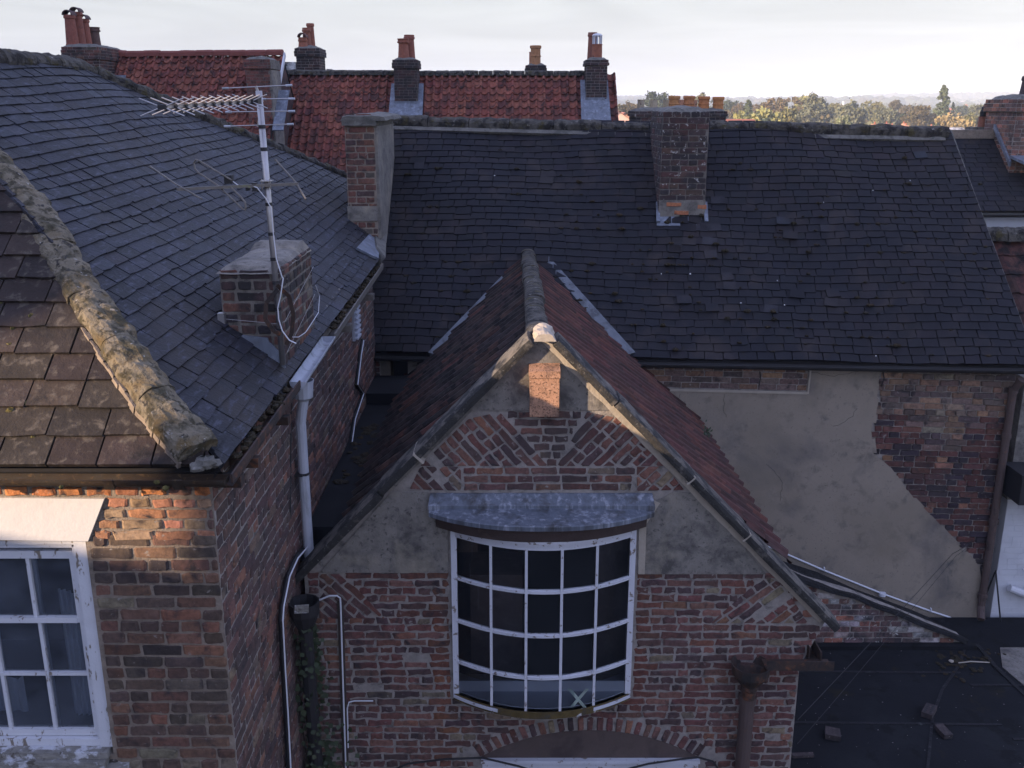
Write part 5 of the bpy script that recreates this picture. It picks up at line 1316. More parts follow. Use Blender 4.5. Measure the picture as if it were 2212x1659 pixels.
mb = MB(); rough_bar(mb, (xl, RYr, zr+.03), (at(1268, 164, RYr).x, RYr, zr+.0), .13, .10, .45, rng, amp=.015, freq=4, n=6); mb.build('ridge', M['ridge_dark'], red)
mb = MB(); mb.box((xl, ey+.15, 0), (xr, ey+.4, ez_-.05), MORT, 0); mb.box((xr-.25, ey+.4, 0), (xr, RYr+3.5, ez_), MORT, 0)
mb.prism([V3((xr, ey+.2, ez_)), V3((xr, RYr+3.8, ez_)), V3((xr, RYr+.1, zr-.2))], X, -.25, -.01, MORT, 0); mb.build('wall', M['mortar'], red)
mb = MB(); half_gutter(mb, (xl, ey-.08, ez_-.05), (xr, ey-.08, ez_-.05), .06); mb.build('gutter', M['black_iron'], red)
def bx(px0, px1, Y, py): return at(px0, py, Y).x, at(px1, py, Y).x
# stack C
a0, a1 = bx(852, 901, 28.05, 180); zt_c = at(878, 129, 28.05).z
sc_ = brick_stack('chimney', red, a0, a1, 28.05, 28.85, 8.5, zt_c, 81, P_CHIM_DK, ('mortar_dark', 'brick_sooty'), 3, False, .075, .235, 'flr', label='brick stack with two red pots in the middle of the red roof')
P = at(872, 120, 28.3); pot(sc_, (P.x, 28.3, zt_c), .56, .15, (0.233, 0.084, 0.053), 'flare'); pot(sc_, (P.x+.13, 28.65, zt_c), .68, .145, (0.215, 0.078, 0.053), 'roll')
def flash(st_, px0, px1, pyt, pyb, Yf, w0, w1):
    mb = MB(); A3, B3 = at(px0, pyb, Yf-.55), at(px1, pyb, Yf-.55)
    zf = lambda y: zr-(RYr-y)
    mb.idx([(w0-.16, Yf-.55, zf(Yf-.55)+.17), (w1+.16, Yf-.55, zf(Yf-.55)+.17), (w1+.14, Yf+.5, zf(Yf+.5)+.2), (w0-.14, Yf+.5, zf(Yf+.5)+.2)], [(0,1,2,3)])
    mb.box((w0-.03, Yf-.03, zf(Yf)-.2), (w1+.03, Yf+.3, zf(Yf)+.22)); mb.build('lead_flashing', M['lead'], st_)
flash(sc_, 845, 912, 195, 226, 28.05, a0, a1)
# stack E at the right end
a0, a1 = bx(1267, 1315, 28.15, 170); zt_e = at(1290, 129, 28.15).z
se = brick_stack('chimney', red, a0, a1-.05, 28.15, 29.05, 8.6, zt_e, 82, P_CHIM_DK, ('mortar', 'brick_sooty'), 2, False, .075, .235, 'flr', label='brick stack at the right end of the red roof, one pot capped with a white cowl')
pot(se, (at(1289, 120, 28.5).x, 28.45, zt_e), .42, .145, (0.246, 0.091, 0.053), 'plain'); pot(se, (at(1281, 120, 28.5).x, 28.8, zt_e), .75, .13, (0.196, 0.078, 0.053), 'roll')
mb = MB(); c = V3((at(1289, 120, 28.5).x, 28.45, zt_e+.42))
for k in range(8): t = math.pi*k/4; mb.box((c.x+.115*math.cos(t)-.02, c.y+.115*math.sin(t)-.02, c.z), (c.x+.115*math.cos(t)+.02, c.y+.115*math.sin(t)+.02, c.z+.20))
mb.lathe((c.x, c.y, c.z+.20), [(.14, 0), (.145, .03), (.10, .07), (.01, .09)], 12); mb.build('white_cowl', M['white_wall'], se)
flash(se, 1262, 1318, 195, 212, 28.15, a0, a1-.12)
# stack D behind the ridge
a0, a1 = bx(1138, 1178, 30.0, 150); zt_d = at(1157, 141, 30).z
sd_ = brick_stack('chimney', red, a0, a1, 30.0, 30.8, 8.3, zt_d, 83, P_CHIM_DK, ('mortar_dark', 'brick_sooty'), 2, False, .075, .235, 'fl', label='low stack just behind the red ridge with a mossy orange pot')
pot(sd_, (at(1157, 120, 30.2).x, 30.2, zt_d), .56, .15, (.34, .17, .08), 'ring'); pot(sd_, (at(1149, 120, 30.5).x, 30.6, zt_d), .40, .08, (.30, .12, .07), 'plain')
# stack B
a0, a1 = bx(641, 690, 29.4, 140); zt_b = at(665, 104, 29.4).z
sb = brick_stack('chimney', red, a0, a1, 29.4, 30.3, 8.4, zt_b, 84, P_CHIM_DK, ('mortar', 'brick_sooty'), 3, False, .075, .235, 'flr', label='brick stack with three stepped red pots behind the left end of the ridge')
P = at(655, 100, 29.6); pot(sb, (P.x, 29.6, zt_b), .30, .13, (0.258, 0.097, 0.06), 'roll'); hood(sb, (P.x, 29.6, zt_b+.30), .12, (.12, .06, .05))
P = at(663, 100, 29.8); pot(sb, (P.x, 29.85, zt_b), .58, .12, (0.221, 0.084, 0.053), 'roll'); P = at(671, 100, 30); pot(sb, (P.x, 30.1, zt_b), .72, .12, (0.233, 0.084, 0.053), 'tall')
mb = MB(); a, b = at(614, 134, 29.5), at(636, 134, 29.5); mb.box((a.x, 29.4, 8.5), (b.x+.05, 29.9, a.z)); mb.build('stub_wall', M['brick_sooty'], red)
mb = MB(); P = at(712, 153, 29.6); mb.tube([(P.x, 29.6, zr-.2), (P.x, 29.6, P.z+.05)], .09, 12); mb.build('metal_flue', M['alu'], red)
# roof 1 (higher and nearer, at the left)
re1 = thing('red_tiled_house', 'house with higher red pantile roof at upper left beside the four-pot stack', 'building', (-9, 26.5, 0))
y1r = 27.3; zr1 = at(410, 121, y1r).z; x1l, x1r = at(200, 124, y1r).x, at(612, 119, y1r).x; y1e = 22.8; z1e = zr1-(y1r-y1e)*.98
zrl = at(220, 126, y1r).z; L1 = math.hypot(y1r-y1e, zr1-z1e); uv1 = V3((0, y1r-y1e, zr1-z1e)).normalized()
mb = MB(); pantiles(mb, (x1l-.3, y1e, z1e), X, uv1, int((x1r-x1l+.3)/.225)+1, 24, random.Random(71), P_TILE_RED, tw=.225, gauge=L1/24, amp=.066, ns=8, lip=.032, cv=.14); mb.build('roof', M['pantile'], re1)
mb = MB(); mb.prism([V3((x1l-.3, y1e, z1e)), V3((x1r, y1e, z1e)), V3((x1r, y1r, zr1)), V3((x1l-.3, y1r, zr1))], V3((0, -uv1.z, uv1.y)), -.15, -.04, (.02,.02,.02)); mb.idx([(x1l, y1r, zr1-.05), (x1r, y1r, zr1-.05), (x1r, y1r+4, zr1-4), (x1l, y1r+4, zr1-4)], [(0,1,2,3)]); mb.build('roof_boarding', M['deck'], re1)
mb = MB(); rough_bar(mb, (x1l+.1, y1r, zr1+.02), (x1r, y1r, zr1+.06), .11, .11, .45, random.Random(3), amp=.004, n=8, gap=.004); mb.build('ridge', mat('red_ridge_tile', (.17, .052, .04), .2, 8, rough=.85), re1)
mb = MB(); mb.beam((x1r+.03, y1r+.05, zr1+.05), (x1r+.03, y1r-1.0, zr1-.98+.03), .04, .12, V3((0, -1, 1)), MORT); mb.build('verge_board', M['white_wall'], re1)
mb = MB(); mb.box((x1l, y1e+.2, 0), (x1r, y1e+.45, z1e), MORT); mb.box((x1r-.25, y1e+.45, 0), (x1r, y1r+4, z1e), MORT); mb.prism([V3((x1r, y1e+.2, z1e)), V3((x1r, y1r+4, z1e)), V3((x1r, y1r, zr1-.1))], X, -.25, -.01, MORT)
mb.c = [(.085, .042, .036)]*len(mb.c); mb.build('wall', M['brick_sooty'], re1)
a0, a1 = bx(531, 583, 25.6, 160); zt_x = at(560, 128, 25.6).z
sx = brick_stack('chimney', re1, a0, a1, 25.6, 26.6, 7.2, zt_x, 85, [(3, (.17,.07,.055)), (2, (.13,.06,.05))], ('mortar_dark', 'brick'), 3, False, .075, .235, 'fl', label='potless red brick stack with rendered side where the two red roofs meet')
mb = MB(); mb.box((a1, 25.6, 8), (a1+.04, 26.6, zt_x-.25)); mb.build('rendered_side', M['render_grey'], sx)
mb = MB(); P = at(590, 200, 25.5); mb.obox(V3((a1+.04, 25.3, zr1-(y1r-25.3)*.98+.08)), X*.28, V3((.0, 1.0, .98)), V3((0, -.02, .02))); mb.build('lead_flashing', M['lead'], sx)
a0, a1 = at(138, 120, 26).x, at(214, 120, 26).x; zt_a = at(180, 101, 26).z
sa = brick_stack('chimney', re1, a0, a1, 26.0, 27.6, 8.8, zt_a, 86, P_CHIM, ('mortar', 'brick_sooty'), 4, False, .075, .235, 'flr', label='wide brick stack at far upper left with four chimney pots')
for px, yy_, h, r_, k_, c in ((157, 26.3, .78, .15, 'tall', (0.208, 0.072, 0.05)), (173, 26.65, .88, .15, 'tall', (0.196, 0.069, 0.047)), (187, 27.0, .74, .14, 'tall', (0.221, 0.078, 0.053))):
    x = at(px, 95, yy_).x; pot(sa, (x, yy_, zt_a), h, r_, c, k_); hood(sa, (x, yy_, zt_a+h-.01), .12, (.07, .04, .04))
pot(sa, (at(203, 95, 27.2).x, 27.3, zt_a), .56, .14, (.10, .06, .05), 'flare')
mb = MB(); P = at(222, 138, 26.3); mb.obox(V3((a1+.02, 26.0, zr1-(y1r-26.0)*.98+.06)), X*.35, V3((0, .7, .69)), V3((0, -.02, .02))); mb.build('lead_flashing', M['lead'], sa)
mb = MB(); mb.box((a0-.5, 26.0, 0), (a1, 27.6, 8.8), MORT); mb.build('gable_wall', M['mortar_dark'], re1)

# ================================================================== stack with the row of pots
pr_ = thing('potted_chimney_house', 'house hidden behind the lichened stack, showing only its brick stack and nine pots', 'building', (6, 28.5, 0))
a0, a1 = bx(1374, 1568, 28, 250); zt_p = at(1470, 240, 28).z
sp_ = brick_stack('chimney', pr_, a0, a1, 28.0, 29.6, 6.8, zt_p, 87, P_CHIM_DK, ('mortar', 'brick_sooty'), 2, False, .075, .235, 'flr', label='long brick stack with nine round pots')
for px, top, k_, c, yy_, r_ in ((1456, 207, 'ring', (.42, .20, .075), 28.3, .150), (1488, 207, 'ring', (.40, .17, .07), 28.3, .150), (1520, 208, 'ring', (.42, .17, .065), 28.3, .150), (1551, 209, 'ring', (.43, .19, .07), 28.3, .150),
                    (1384, 215, 'plain', (.38, .31, .22), 29.2, .10), (1412, 215, 'plain', (.40, .33, .23), 29.2, .105), (1440, 216, 'plain', (.40, .32, .21), 29.2, .105), (1471, 215, 'plain', (.40, .20, .12), 29.2, .105), (1500, 216, 'plain', (.38, .2, .12), 29.2, .08)):
    x = at(px, 230, yy_).x; h = at(px, top, yy_).z-zt_p; pot(sp_, (x, yy_, zt_p), h, r_, c, k_)
mb = MB(); mb.box((a0+.4, 28.0, 0), (a1-.4, 29.6, 6.8), MORT)
mb.idx([(a0-1, 26, 5.4), (a1+1, 26, 5.4), (a1+1, 28.8, 7.3), (a0-1, 28.8, 7.3), (a0-1, 31.6, 5.4), (a1+1, 31.6, 5.4)], [(0,1,2,3), (3,2,5,4)]); mb.box((a0-.9, 26.2, 0), (a1+.9, 31.4, 5.4)); mb.build('roof_and_wall', M['slate_main'], pr_)

# ================================================================== FAR RIGHT SLATE HOUSE
fr = thing('white_walled_slate_house', 'house with dark slate roof and white wall at the right behind the big slate roof', 'building', (12, 20, 0))
e0, e1 = at(1990, 457, 17.9), at(2500, 457, 17.9); zr_ = at(2100, 292, 19.55).z; yr_ = 19.55
vU = X; vv_ = V3((0, yr_-17.9, zr_-e0.z)); Lf = vv_.length; vv_ = vv_.normalized()
x0_ = at(2020, 292, yr_).x; mb = MB(); slates(mb, V3((0, 17.9, e0.z)), X, vv_, [(6.2, 0), (16, 0), (16, Lf), (6.2, Lf)], random.Random(90), P_SLATE_FAR, gauge=.13, width=.25, tilt=.01, th=.007)
mb.build('roof', M['slate_main'], fr)
mb = MB(); mb.beam((6.2, yr_, zr_+.02), (at(2178, 292, yr_).x, yr_, zr_+.02), .26, .16); mb.build('ridge', M['mortar_warm'], fr)
mb = MB(); mb.idx([(6.2, yr_, zr_-.02), (16, yr_, zr_-.02), (16, yr_+2.5, zr_-2.2), (6.2, yr_+2.5, zr_-2.2)], [(0,1,2,3)]); mb.idx([(6.2, 17.9, e0.z-.03), (16, 17.9, e0.z-.03), (16, yr_, zr_-.04), (6.2, yr_, zr_-.04)], [(0,1,2,3)]); mb.build('roof_boarding', M['deck'], fr)
mb = MB(); mb.box((6.3, 18.0, 0), (16, 18.25, e0.z-.02)); mb.build('white_wall', M['white_wall'], fr)
mb = MB(); half_gutter(mb, (6.2, 17.84, e0.z-.05), (16, 17.84, e0.z-.05), .05); mb.build('gutter', M['black_iron'], fr)
a0 = at(2194, 260, 18.7).x; zt_f = at(2170, 214, 18.7).z
sf = brick_stack('chimney', fr, a0, a0+1.6, 18.7, 19.9, 7.3, zt_f, 91, [(3, (.20,.10,.075)), (3, (.13,.08,.07)), (2, (.30,.13,.09))], ('mortar', 'brick'), 3, True, .075, .235, 'flr', label='large brick stack at the right edge with a dark tapering pot')
xp = at(2207, 200, 19.4).x; pot(sf, (xp, 19.2, zt_f), .42, .13, (.06, .045, .05), 'tall')
mb = MB(); 
for k in range(6): t = math.pi*k/3; mb.box((xp+.09*math.cos(t)-.008, 19.2+.09*math.sin(t)-.008, zt_f+.42), (xp+.09*math.cos(t)+.008, 19.2+.09*math.sin(t)+.008, zt_f+.54))
mb.lathe((xp, 19.2, zt_f+.54), [(.11, 0), (.11, .02), (.01, .04)], 10); mb.build('cage', M['black_iron'], sf)
mb = MB(); P = at(2178, 300, 18.6); mb.obox(V3((a0-.05, 18.62, 7.9)), V3((.04, 0, 0)), V3((0, .8, .66)), V3((0, 0, .09))); mb.obox(V3((a0-.02, 18.1, 7.95)), X*2, V3((0, .6, .1)), V3((0, -.0, .05))); mb.build('lead_flashing', M['lead'], sf)
P = at(2122, 272, 20.1); mb = MB(); pt = pot(fr, (P.x, 20.1, P.z-.02), .20, .09, (0.196, 0.078, 0.053), 'plain', 'vent_pot'); mb.lathe((P.x, 20.1, P.z+.17), [(.07, 0), (.08, .10), (.055, .15), (.06, .19), (.02, .22)], 10); mb.build('black_cowl', M['black_iron'], pt)
mb = MB(); mb.box((P.x-.25, 19.9, 7.6), (P.x+.3, 20.3, P.z-.02)); mb.build('stub_stack', M['cement'], fr)
# red-tiled lean-to behind the verge, stone ridge on it
rl = thing('red_tiled_outbuilding', 'low red pantile roof with mossy stone ridge under the white wall at the right edge', 'building', (9, 14.6, 0))
q0 = at(2130, 507, 15.4); yz = lambda y: q0.z-.06-(15.4-y)*.9
mb = MB(); Lq = math.hypot(3.0, 2.7); pantiles(mb, (6.4, 12.4, yz(12.4)), X, V3((0, 1, .9)), 18, 11, random.Random(92), P_TILE_GR, tw=.33, gauge=Lq/11*1.0, amp=.02, ns=5); mb.build('roof', M['pantile_dark'], rl)
mb = MB(); rough_bar(mb, (6.5, 15.4, q0.z-.02), (13, 15.4, q0.z-.02), .18, .14, .6, random.Random(5), amp=.03); mb.build('ridge', M['ridge_dark'], rl)
mb = MB(); mb.box((6.5, 12.7, 0), (13, 15.4, yz(12.7)-.3)); mb.build('wall', M['mortar_dark'], rl)

# ================================================================== RIGHT SIDE: white wall, lean-to, flat roof
ZF = 2.55
wb = thing('white_painted_building', 'building with white painted brick wall at the right edge beyond the brown downpipe', 'building', (8, 11.6, 0))
wY = 11.5; p0, p1 = at(2165, 1078, wY), at(2135, 1357, wY)
mb = MB(); mb.prism([V3((p1.x, wY, p1.z)), V3((9.5, wY, p1.z)), V3((9.5, wY, p0.z)), V3((p1.x, wY, p0.z))], -Y_, -.3, 0, MORT, 0)
lay(mb, (0, wY, 0), X, Z, -Y_, lambda v: [(p1.x, 9.4)], p1.z, p0.z, random.Random(95), [(1, (.62,.63,.68))], course=.078, joint=.008, length=.24, m=0, fine=False, proud=.004)
mb.build('white_wall', M['white_wall'], wb)
mb = MB(); mb.box((p1.x-.02, wY-.02, p0.z), (9.5, wY+.3, p0.z+1.6), MORT, 0); lay(mb, (0, wY-.02, 0), X, Z, -Y_, lambda v: [(p1.x+.25, 9.4)], p0.z+.05, p0.z+1.55, random.Random(96), P_MAIN_LO, course=.078, length=.24); mb.build('upper_wall', [M['render_grey'], M['brick']], wb)
mb = MB(); a, b = at(2183, 1078, 11.2), at(2183, 1022, 11.2); mb.box((a.x, 11.0, a.z), (a.x+.9, 11.46, b.z)); mb.box((a.x-.02, 10.98, b.z), (a.x+.92, 11.46, b.z+.05)); mb.build('extractor_box', M['black_plastic'], wb)
mb = MB(); P = at(2180, 1270, 11.42); mb.tube([P, P+V3((.25, -.02, -.10)), P+V3((.7, -.02, -.12))], .05, 10); mb.tube([P+V3((.12, -.03, .28)), P+V3((.32, -.03, .14))], .018, 6); mb.build('white_pipe', M['white_wall'], wb)
mb = MB(); a, b = at(2122, 1362, 11.2), at(2122, 1388, 11.0); mb.box((a.x, 10.9, ZF-.05), (9.5, 11.48, a.z-.0)); mb.build('felt_kerb', M['bitumen'], wb)
# lean-to wedge in front of the render wall
lw_ = thing('lean_to', 'low brick lean-to with black bitumen top against the buff render wall', 'lean-to', (4.5, 10.9, ZF))
LY = 10.7
tp = [at(*p, LY) for p in [(1690, 1236), (1751, 1264), (1842, 1290), (1952, 1334), (2085, 1388)]]
mb = MB(); poly = [V3((tp[0].x, LY, ZF)), V3((tp[-1].x, LY, ZF))]+[V3((p.x, LY, p.z)) for p in tp[::-1]]
mb.prism(poly, -Y_, -.25, 0, MORT, 0); reg_l = hull([(p.x, p.z) for p in poly])
def zl_top(x):
    for a, b in zip(tp[:-1], tp[1:]):
        if a.x <= x <= b.x: return a.z+(b.z-a.z)*(x-a.x)/(b.x-a.x)
    return ZF
def sp_l(v):
    hi = tp[0].x
    for k in range(200):
        x = tp[0].x+(tp[-1].x-tp[0].x)*k/200
        if zl_top(x) > v+.03: hi = x
    return [(2.4, hi)]
lay(mb, (0, LY, 0), X, Z, -Y_, sp_l, ZF+.04, tp[0].z, random.Random(97), [(3, (.17,.09,.08)), (2, (.26,.11,.08)), (2, (.36,.33,.34)), (2, (.12,.08,.08)), (1, (.25,.2,.18))], course=.077, joint=.012, length=.24)
mb.build('wall', [M['mortar'], M['brick_lichen']], lw_)
mb = MB(); bk = [atp(px, py, wA+wN*.02, wN) for px, py in [(1690, 1216), (1760, 1238), (1850, 1278), (1960, 1318), (2100, 1378)]]
rr = random.Random(8)
for i in range(4):
    k = 8
    for q in range(k):
        def lp(a, b, t): return a+(b-a)*t
        f0, f1 = lp(tp[i], tp[i+1], q/k), lp(tp[i], tp[i+1], (q+1)/k); b0, b1 = lp(bk[i], bk[i+1], q/k), lp(bk[i], bk[i+1], (q+1)/k)
        z = lambda s: V3((0, -.05, .05+.006*math.sin(s*.9)))
        mb.face([f0+z(i*k+q)+V3((0,-.01,-.05)), f1+z(i*k+q+1)+V3((0,-.01,-.05)), f1+z(i*k+q+1), f0+z(i*k+q)]); mb.face([f0+z(i*k+q), f1+z(i*k+q+1), b1+Z*.03, b0+Z*.03])
mb.build('bitumen_top', M['bitumen'], lw_)
mb = MB(); mb.obox(V3((2.4, LY-.10, ZF-.02)), X*(tp[-1].x-2.3), Y_*.11, Z*.075); mb.build('felt_upstand', M['felt'], lw_)
# flat roof
fl = thing('flat_felt_roof', 'flat black felt roof littered with bits of brick at lower right', 'flat roof', (5.5, 8, 0))
mb = MB(); mb.box((2.46, 5.0, ZF-.3), (10.5, 11.4, ZF)); mb.build('felt', M['felt'], fl)
mb = MB(); mb.box((2.7, 5.3, 0), (10.2, 11.2, ZF-.3)); mb.build('wall', M['mortar_dark'], fl)
mb = MB(); sm = [(2085, 1400), (2070, 1440), (2035, 1490), (2015, 1545), (2008, 1620), (2000, 1700)]
P = [atz(*p, ZF+.003) for p in sm]
for a, b in zip(P[:-1], P[1:]): mb.beam(a, b, .03, .012, Z)
sm = [(2110, 1392), (2150, 1440), (2212, 1500), (2260, 1545)]; P = [atz(*p, ZF+.003) for p in sm]
for a, b in zip(P[:-1], P[1:]): mb.beam(a, b, .05, .02, Z)
for yy in (6.9, 8.0, 9.1, 10.1): mb.beam((2.5, yy+.05, ZF+.004), (5.3, yy, ZF+.004), .035, .010, Z); mb.beam((5.3, yy-.25, ZF+.004), (10.4, yy-.3, ZF+.004), .035, .010, Z)
build_split(mb, 'seam', M['bitumen'], fl)
mb = MB(); P = [atz(*p, ZF+.004) for p in [(2160, 1400), (2400, 1400), (2400, 1640), (2165, 1442)]]; mb.prism(P[::-1] if (P[1]-P[0]).cross(P[2]-P[1]).z < 0 else P, Z, .0, .01); mb.build('grey_patch', M['render_grey'], fl)
mb = MB(); rr = random.Random(11)
for i in range(70):
    px, py = rr.uniform(1725, 2212), rr.uniform(1400, 1659); P = atz(px, py, ZF+.002); s = rr.uniform(.003, .009); mb.obox(P, V3((s, s*rr.uniform(-.5, .5), 0)), V3((-s*.3, s*.7, 0)), Z*s*.4)
mb.build('litter', M['mortar'], fl)['kind'] = 'stuff'
mb = MB(); rr = random.Random(12)
for i in range(80):
    px, py = 2080+rr.gauss(0, 38), 1428+rr.gauss(0, 18)
    if py < 1402: continue
    blob(mb, atz(px, py, ZF+.01), rr.uniform(.015, .04), rr, flat=.3, n=6)
mb.build('roof_moss', M['moss_dark'], fl)['kind'] = 'stuff'
def debris(name, label, px, py, l, w_, h, a, mt_, holes=False, tiltz=0.):
    P = atz(px, py, ZF+.004); mb = MB(); U = V3((math.cos(a), math.sin(a), tiltz)); V = V3((-math.sin(a), math.cos(a), 0)); rr = random.Random(px)
    c = [P-U*l/2-V*w_/2, P+U*l/2-V*w_/2, P+U*l/2+V*w_/2, P-U*l/2+V*w_/2]; c = [q+V3((rr.uniform(-.006, .006), rr.uniform(-.006, .006), 0)) for q in c]
    mb.prism(c, Z, 0, h, (.055, .042, .042)); o = mb.build(name, mt_); tag(o, label, 'brick'); 
    if holes:
        m2 = MB()
        for i in range(5):
            for j in range(2): Q = P+U*(l*(i-2)/5.6)+V*(w_*(j-.5)/2)+Z*(h+.001); m2.prism([Q-U*.013-V*.014, Q+U*.013-V*.014, Q+U*.013+V*.014, Q-U*.013+V*.014], Z, 0, .0015)
        h2 = m2.build('holes', M['cable_black'], o)
    return o
debris('perforated_brick', 'brick with rows of holes lying beside the roof seam', 2006, 1541, .215, .11, .06, .95, M['brick_sooty'], True)
debris('broken_brick', 'squarish broken brick alone on the felt nearest the gabled wall', 1798, 1590, .15, .15, .06, -.3, M['brick_sooty'])
debris('brick', 'plain brick lying right of the roof seam', 2037, 1584, .20, .10, .05, 1.75, M['brick_sooty'])
debris('brick_slip', 'thin brick fragment at the bottom edge of the felt roof', 1734, 1634, .22, .05, .03, .05, M['brick_sooty'])
mb = MB(); P = atz(2070, 1432, ZF+.01); mb.tube([P, P+V3((.15, .0, .02)), P+V3((.38, .01, .0))], .008, 5); blob(mb, atz(2055, 1428, ZF+.02), .03, random.Random(3)); tag(mb.build('stick', M['cream']), 'pale broken stick in the moss at the top of the felt roof', 'stick')
# white cable on the render
mb = MB(); cw = [(1660, 1180), (1720, 1206), (1780, 1232), (1850, 1260), (1905, 1282), (1960, 1302), (2010, 1320), (2050, 1333), (2080, 1347), (2110, 1370), (2125, 1385)]
P = [atp(px, py, wA+wN*.04, wN) for px, py in cw]; mb.tube(P, .012, 7); c = MB(); c.lathe((P[4].x, P[4].y-.02, P[4].z-.02), [(.0, 0), (.045, 0), (.045, .04), (0, .045)], 12)
for k in (2, 6, 8): c.obox(P[k]-V3((.006, .02, -.0)), X*.012, Y_*.04, Z*.045)
cb = mb.build('white_cable', M['cable_white']); tag(cb, 'white cable clipped along the foot of the buff render wall with a round junction box', 'cable'); build_split(c, 'cable_clip', M['cable_white'], cb)
# overhead wires
def wire(label, pts, r=.006, m='cable_black', sag=.0, name='overhead_wire', cat='wire'):
    mb = MB(); P = []
    for a, b in zip(pts[:-1], pts[1:]):
        for k in range(12): t = k/12; P.append(a+(b-a)*t-Z*sag*4*t*(1-t))
    P.append(pts[-1]); mb.tube(P, r, 6); return tag(mb.build(name, M[m]), label, cat)
e1_ = atp(2100, 1168, wA+wN*.05, wN)
wire('grey twisted wire from the gabled wall corner to the right brickwork, upper of a pair', [V3((2.46, 7.25, at(1715, 1555, 7.25).z)), atp(2058, 1196, wA+wN*.5, wN), e1_], .0035, 'black_iron', .015)
wire('thin wire just under its pair, from the gabled wall corner to the right brickwork', [V3((2.46, 7.2, at(1712, 1607, 7.2).z)), atp(2066, 1200, wA+wN*.5, wN), e1_-Z*.03], .0025, 'cable_black', .015)
wire('black cable sagging across the gabled wall foot left of the lower window', [at(830, 1672, 7.2), at(880, 1650, 7.22), at(960, 1640, 7.22), at(1042, 1637, 7.22), at(1120, 1655, 7.15), at(1180, 1675, 7.1)], .009, name='wall_cable', cat='cable')
wire('black cable running along the top of the lower white window towards the right', [at(1330, 1668, 7.15), at(1400, 1650, 7.2), at(1470, 1640, 7.22), at(1508, 1636, 7.22), at(1540, 1645, 7.2), at(1552, 1662, 7.2)], .009, name='wall_cable', cat='cable')
pw = atp(2118, 1226, wA+wN*.03, wN); wire('black cable hanging beside the brown downpipe down to the flat roof', [pw, atp(2128, 1290, wA+wN*.06, wN), V3((pw.x+.12, pw.y-.15, 3.3)), V3((pw.x+.2, pw.y-.3, ZF+.1))], .010, name='wall_cable', cat='cable')
wire('thin black cable down the left wall beside the white downpipe', [atx(629, 870, -1.77), atx(628, 1000, -1.77), atx(627, 1120, -1.77)], .007, name='wall_cable', cat='cable')

# ================================================================== unseen blocks added behind the camera, shaped for the shadows they cast
def block(name, label, u0, u1, s, depth, z, m, wrows):
    pd = V3((.469, -.883, 0)); sd2 = V3((-.883, -.469, 0)); root = thing(name, label, 'building', tuple(pd*(u0+u1)/2+sd2*(s+depth/2)))
    A3 = pd*u0+sd2*s; B3 = pd*u1+sd2*s
    mb = MB(); mb.obox(A3, B3-A3, sd2*depth, Z*(z-.6)); mb.build('wall', M[m], root)
    mb = MB(); mid = sd2*depth/2; a, b = A3+Z*(z-.6)-sd2*.3, B3+Z*(z-.6)-sd2*.3; c, d = A3+mid+Z*z, B3+mid+Z*z; e, f = A3+sd2*(depth+.3)+Z*(z-.6), B3+sd2*(depth+.3)+Z*(z-.6)
    mb.idx([a, b, c, d, e, f], [(0,1,3,2), (2,3,5,4), (0,2,4), (1,5,3)]); mb.build('roof', M['slate_main'], root)
    L_ = (B3-A3).length; n = max(1, int(L_/2.6))
    for i in range(n):
        for j in range(wrows):
            P = A3+(B3-A3)*((i+.5)/n)+Z*(1.2+j*3.0)-sd2*.02; mb = MB(); dU = (B3-A3).normalized(); mb.obox(P-dU*.5, dU*1.0, sd2*.03, Z*1.5); w_ = mb.build('window', M['white_wall'], root)
            m2 = MB()
            for q in (0, 1): m2.obox(P-sd2*.012-dU*(.44-.47*q)+Z*.08, dU*.41, sd2*.01, Z*1.34)
            m2.build('pane', M['black_plastic'], w_)
    return root
UG = -6.78
block('tall_shade_block', 'tall unseen block added at the left so that its shadow covers the roofs', -36, UG, 25, 9, 25, 'mortar_dark', 6)  # added shadow caster, sized to keep the sun off the roofs
block('low_shade_block', 'lower unseen block added behind the camera at the left to shade the lower walls', UG-.3, -5.50, 14, 6, 10.62, 'mortar_dark', 3)  # added block, its top sets the shadow edge on the front wall
block('rear_shade_block', 'unseen block added behind the camera to shade the gable and the yard', -5.69, 12, 14, 6, 14, 'mortar_dark', 4)  # added taller block, keeps the sun off the right of the gable
# ================================================================== TREES
def leaf_mat(name, c, c2, s=.5):
    return mat(name, c, .45, 1.3, spots=[(c2, .5, .52, .10)], rough=.8, bump=0, spec=.15)
LM = {'olive': leaf_mat('olive_leaves', (0.111,0.117,0.051), (0.167,0.151,0.064)), 'dark': leaf_mat('dark_leaves', (0.041,0.057,0.032), (0.067,0.084,0.044)),
      'brown': leaf_mat('brown_leaves', (0.113,0.090,0.049), (0.087,0.078,0.039)), 'gold': leaf_mat('golden_leaves', (0.299,0.235,0.114), (0.247,0.196,0.100)), 'pale': leaf_mat('pale_leaves', (0.283,0.272,0.103), (0.196,0.207,0.087)), 'grey': leaf_mat('grey_green_leaves', (0.114,0.125,0.081), (0.144,0.144,0.079)), 'conifer': leaf_mat('conifer_leaves', (0.082,0.110,0.060), (0.115,0.136,0.076)),
      'orange': leaf_mat('orange_leaves', (0.148,0.103,0.049), (0.106,0.090,0.045)), 'willow': leaf_mat('willow_leaves', (0.199,0.221,0.123), (0.147,0.169,0.092))}
BARK = mat('bark', (.06,.045,.035), .3, 3, rough=.95, bump=.3, bscale=8)
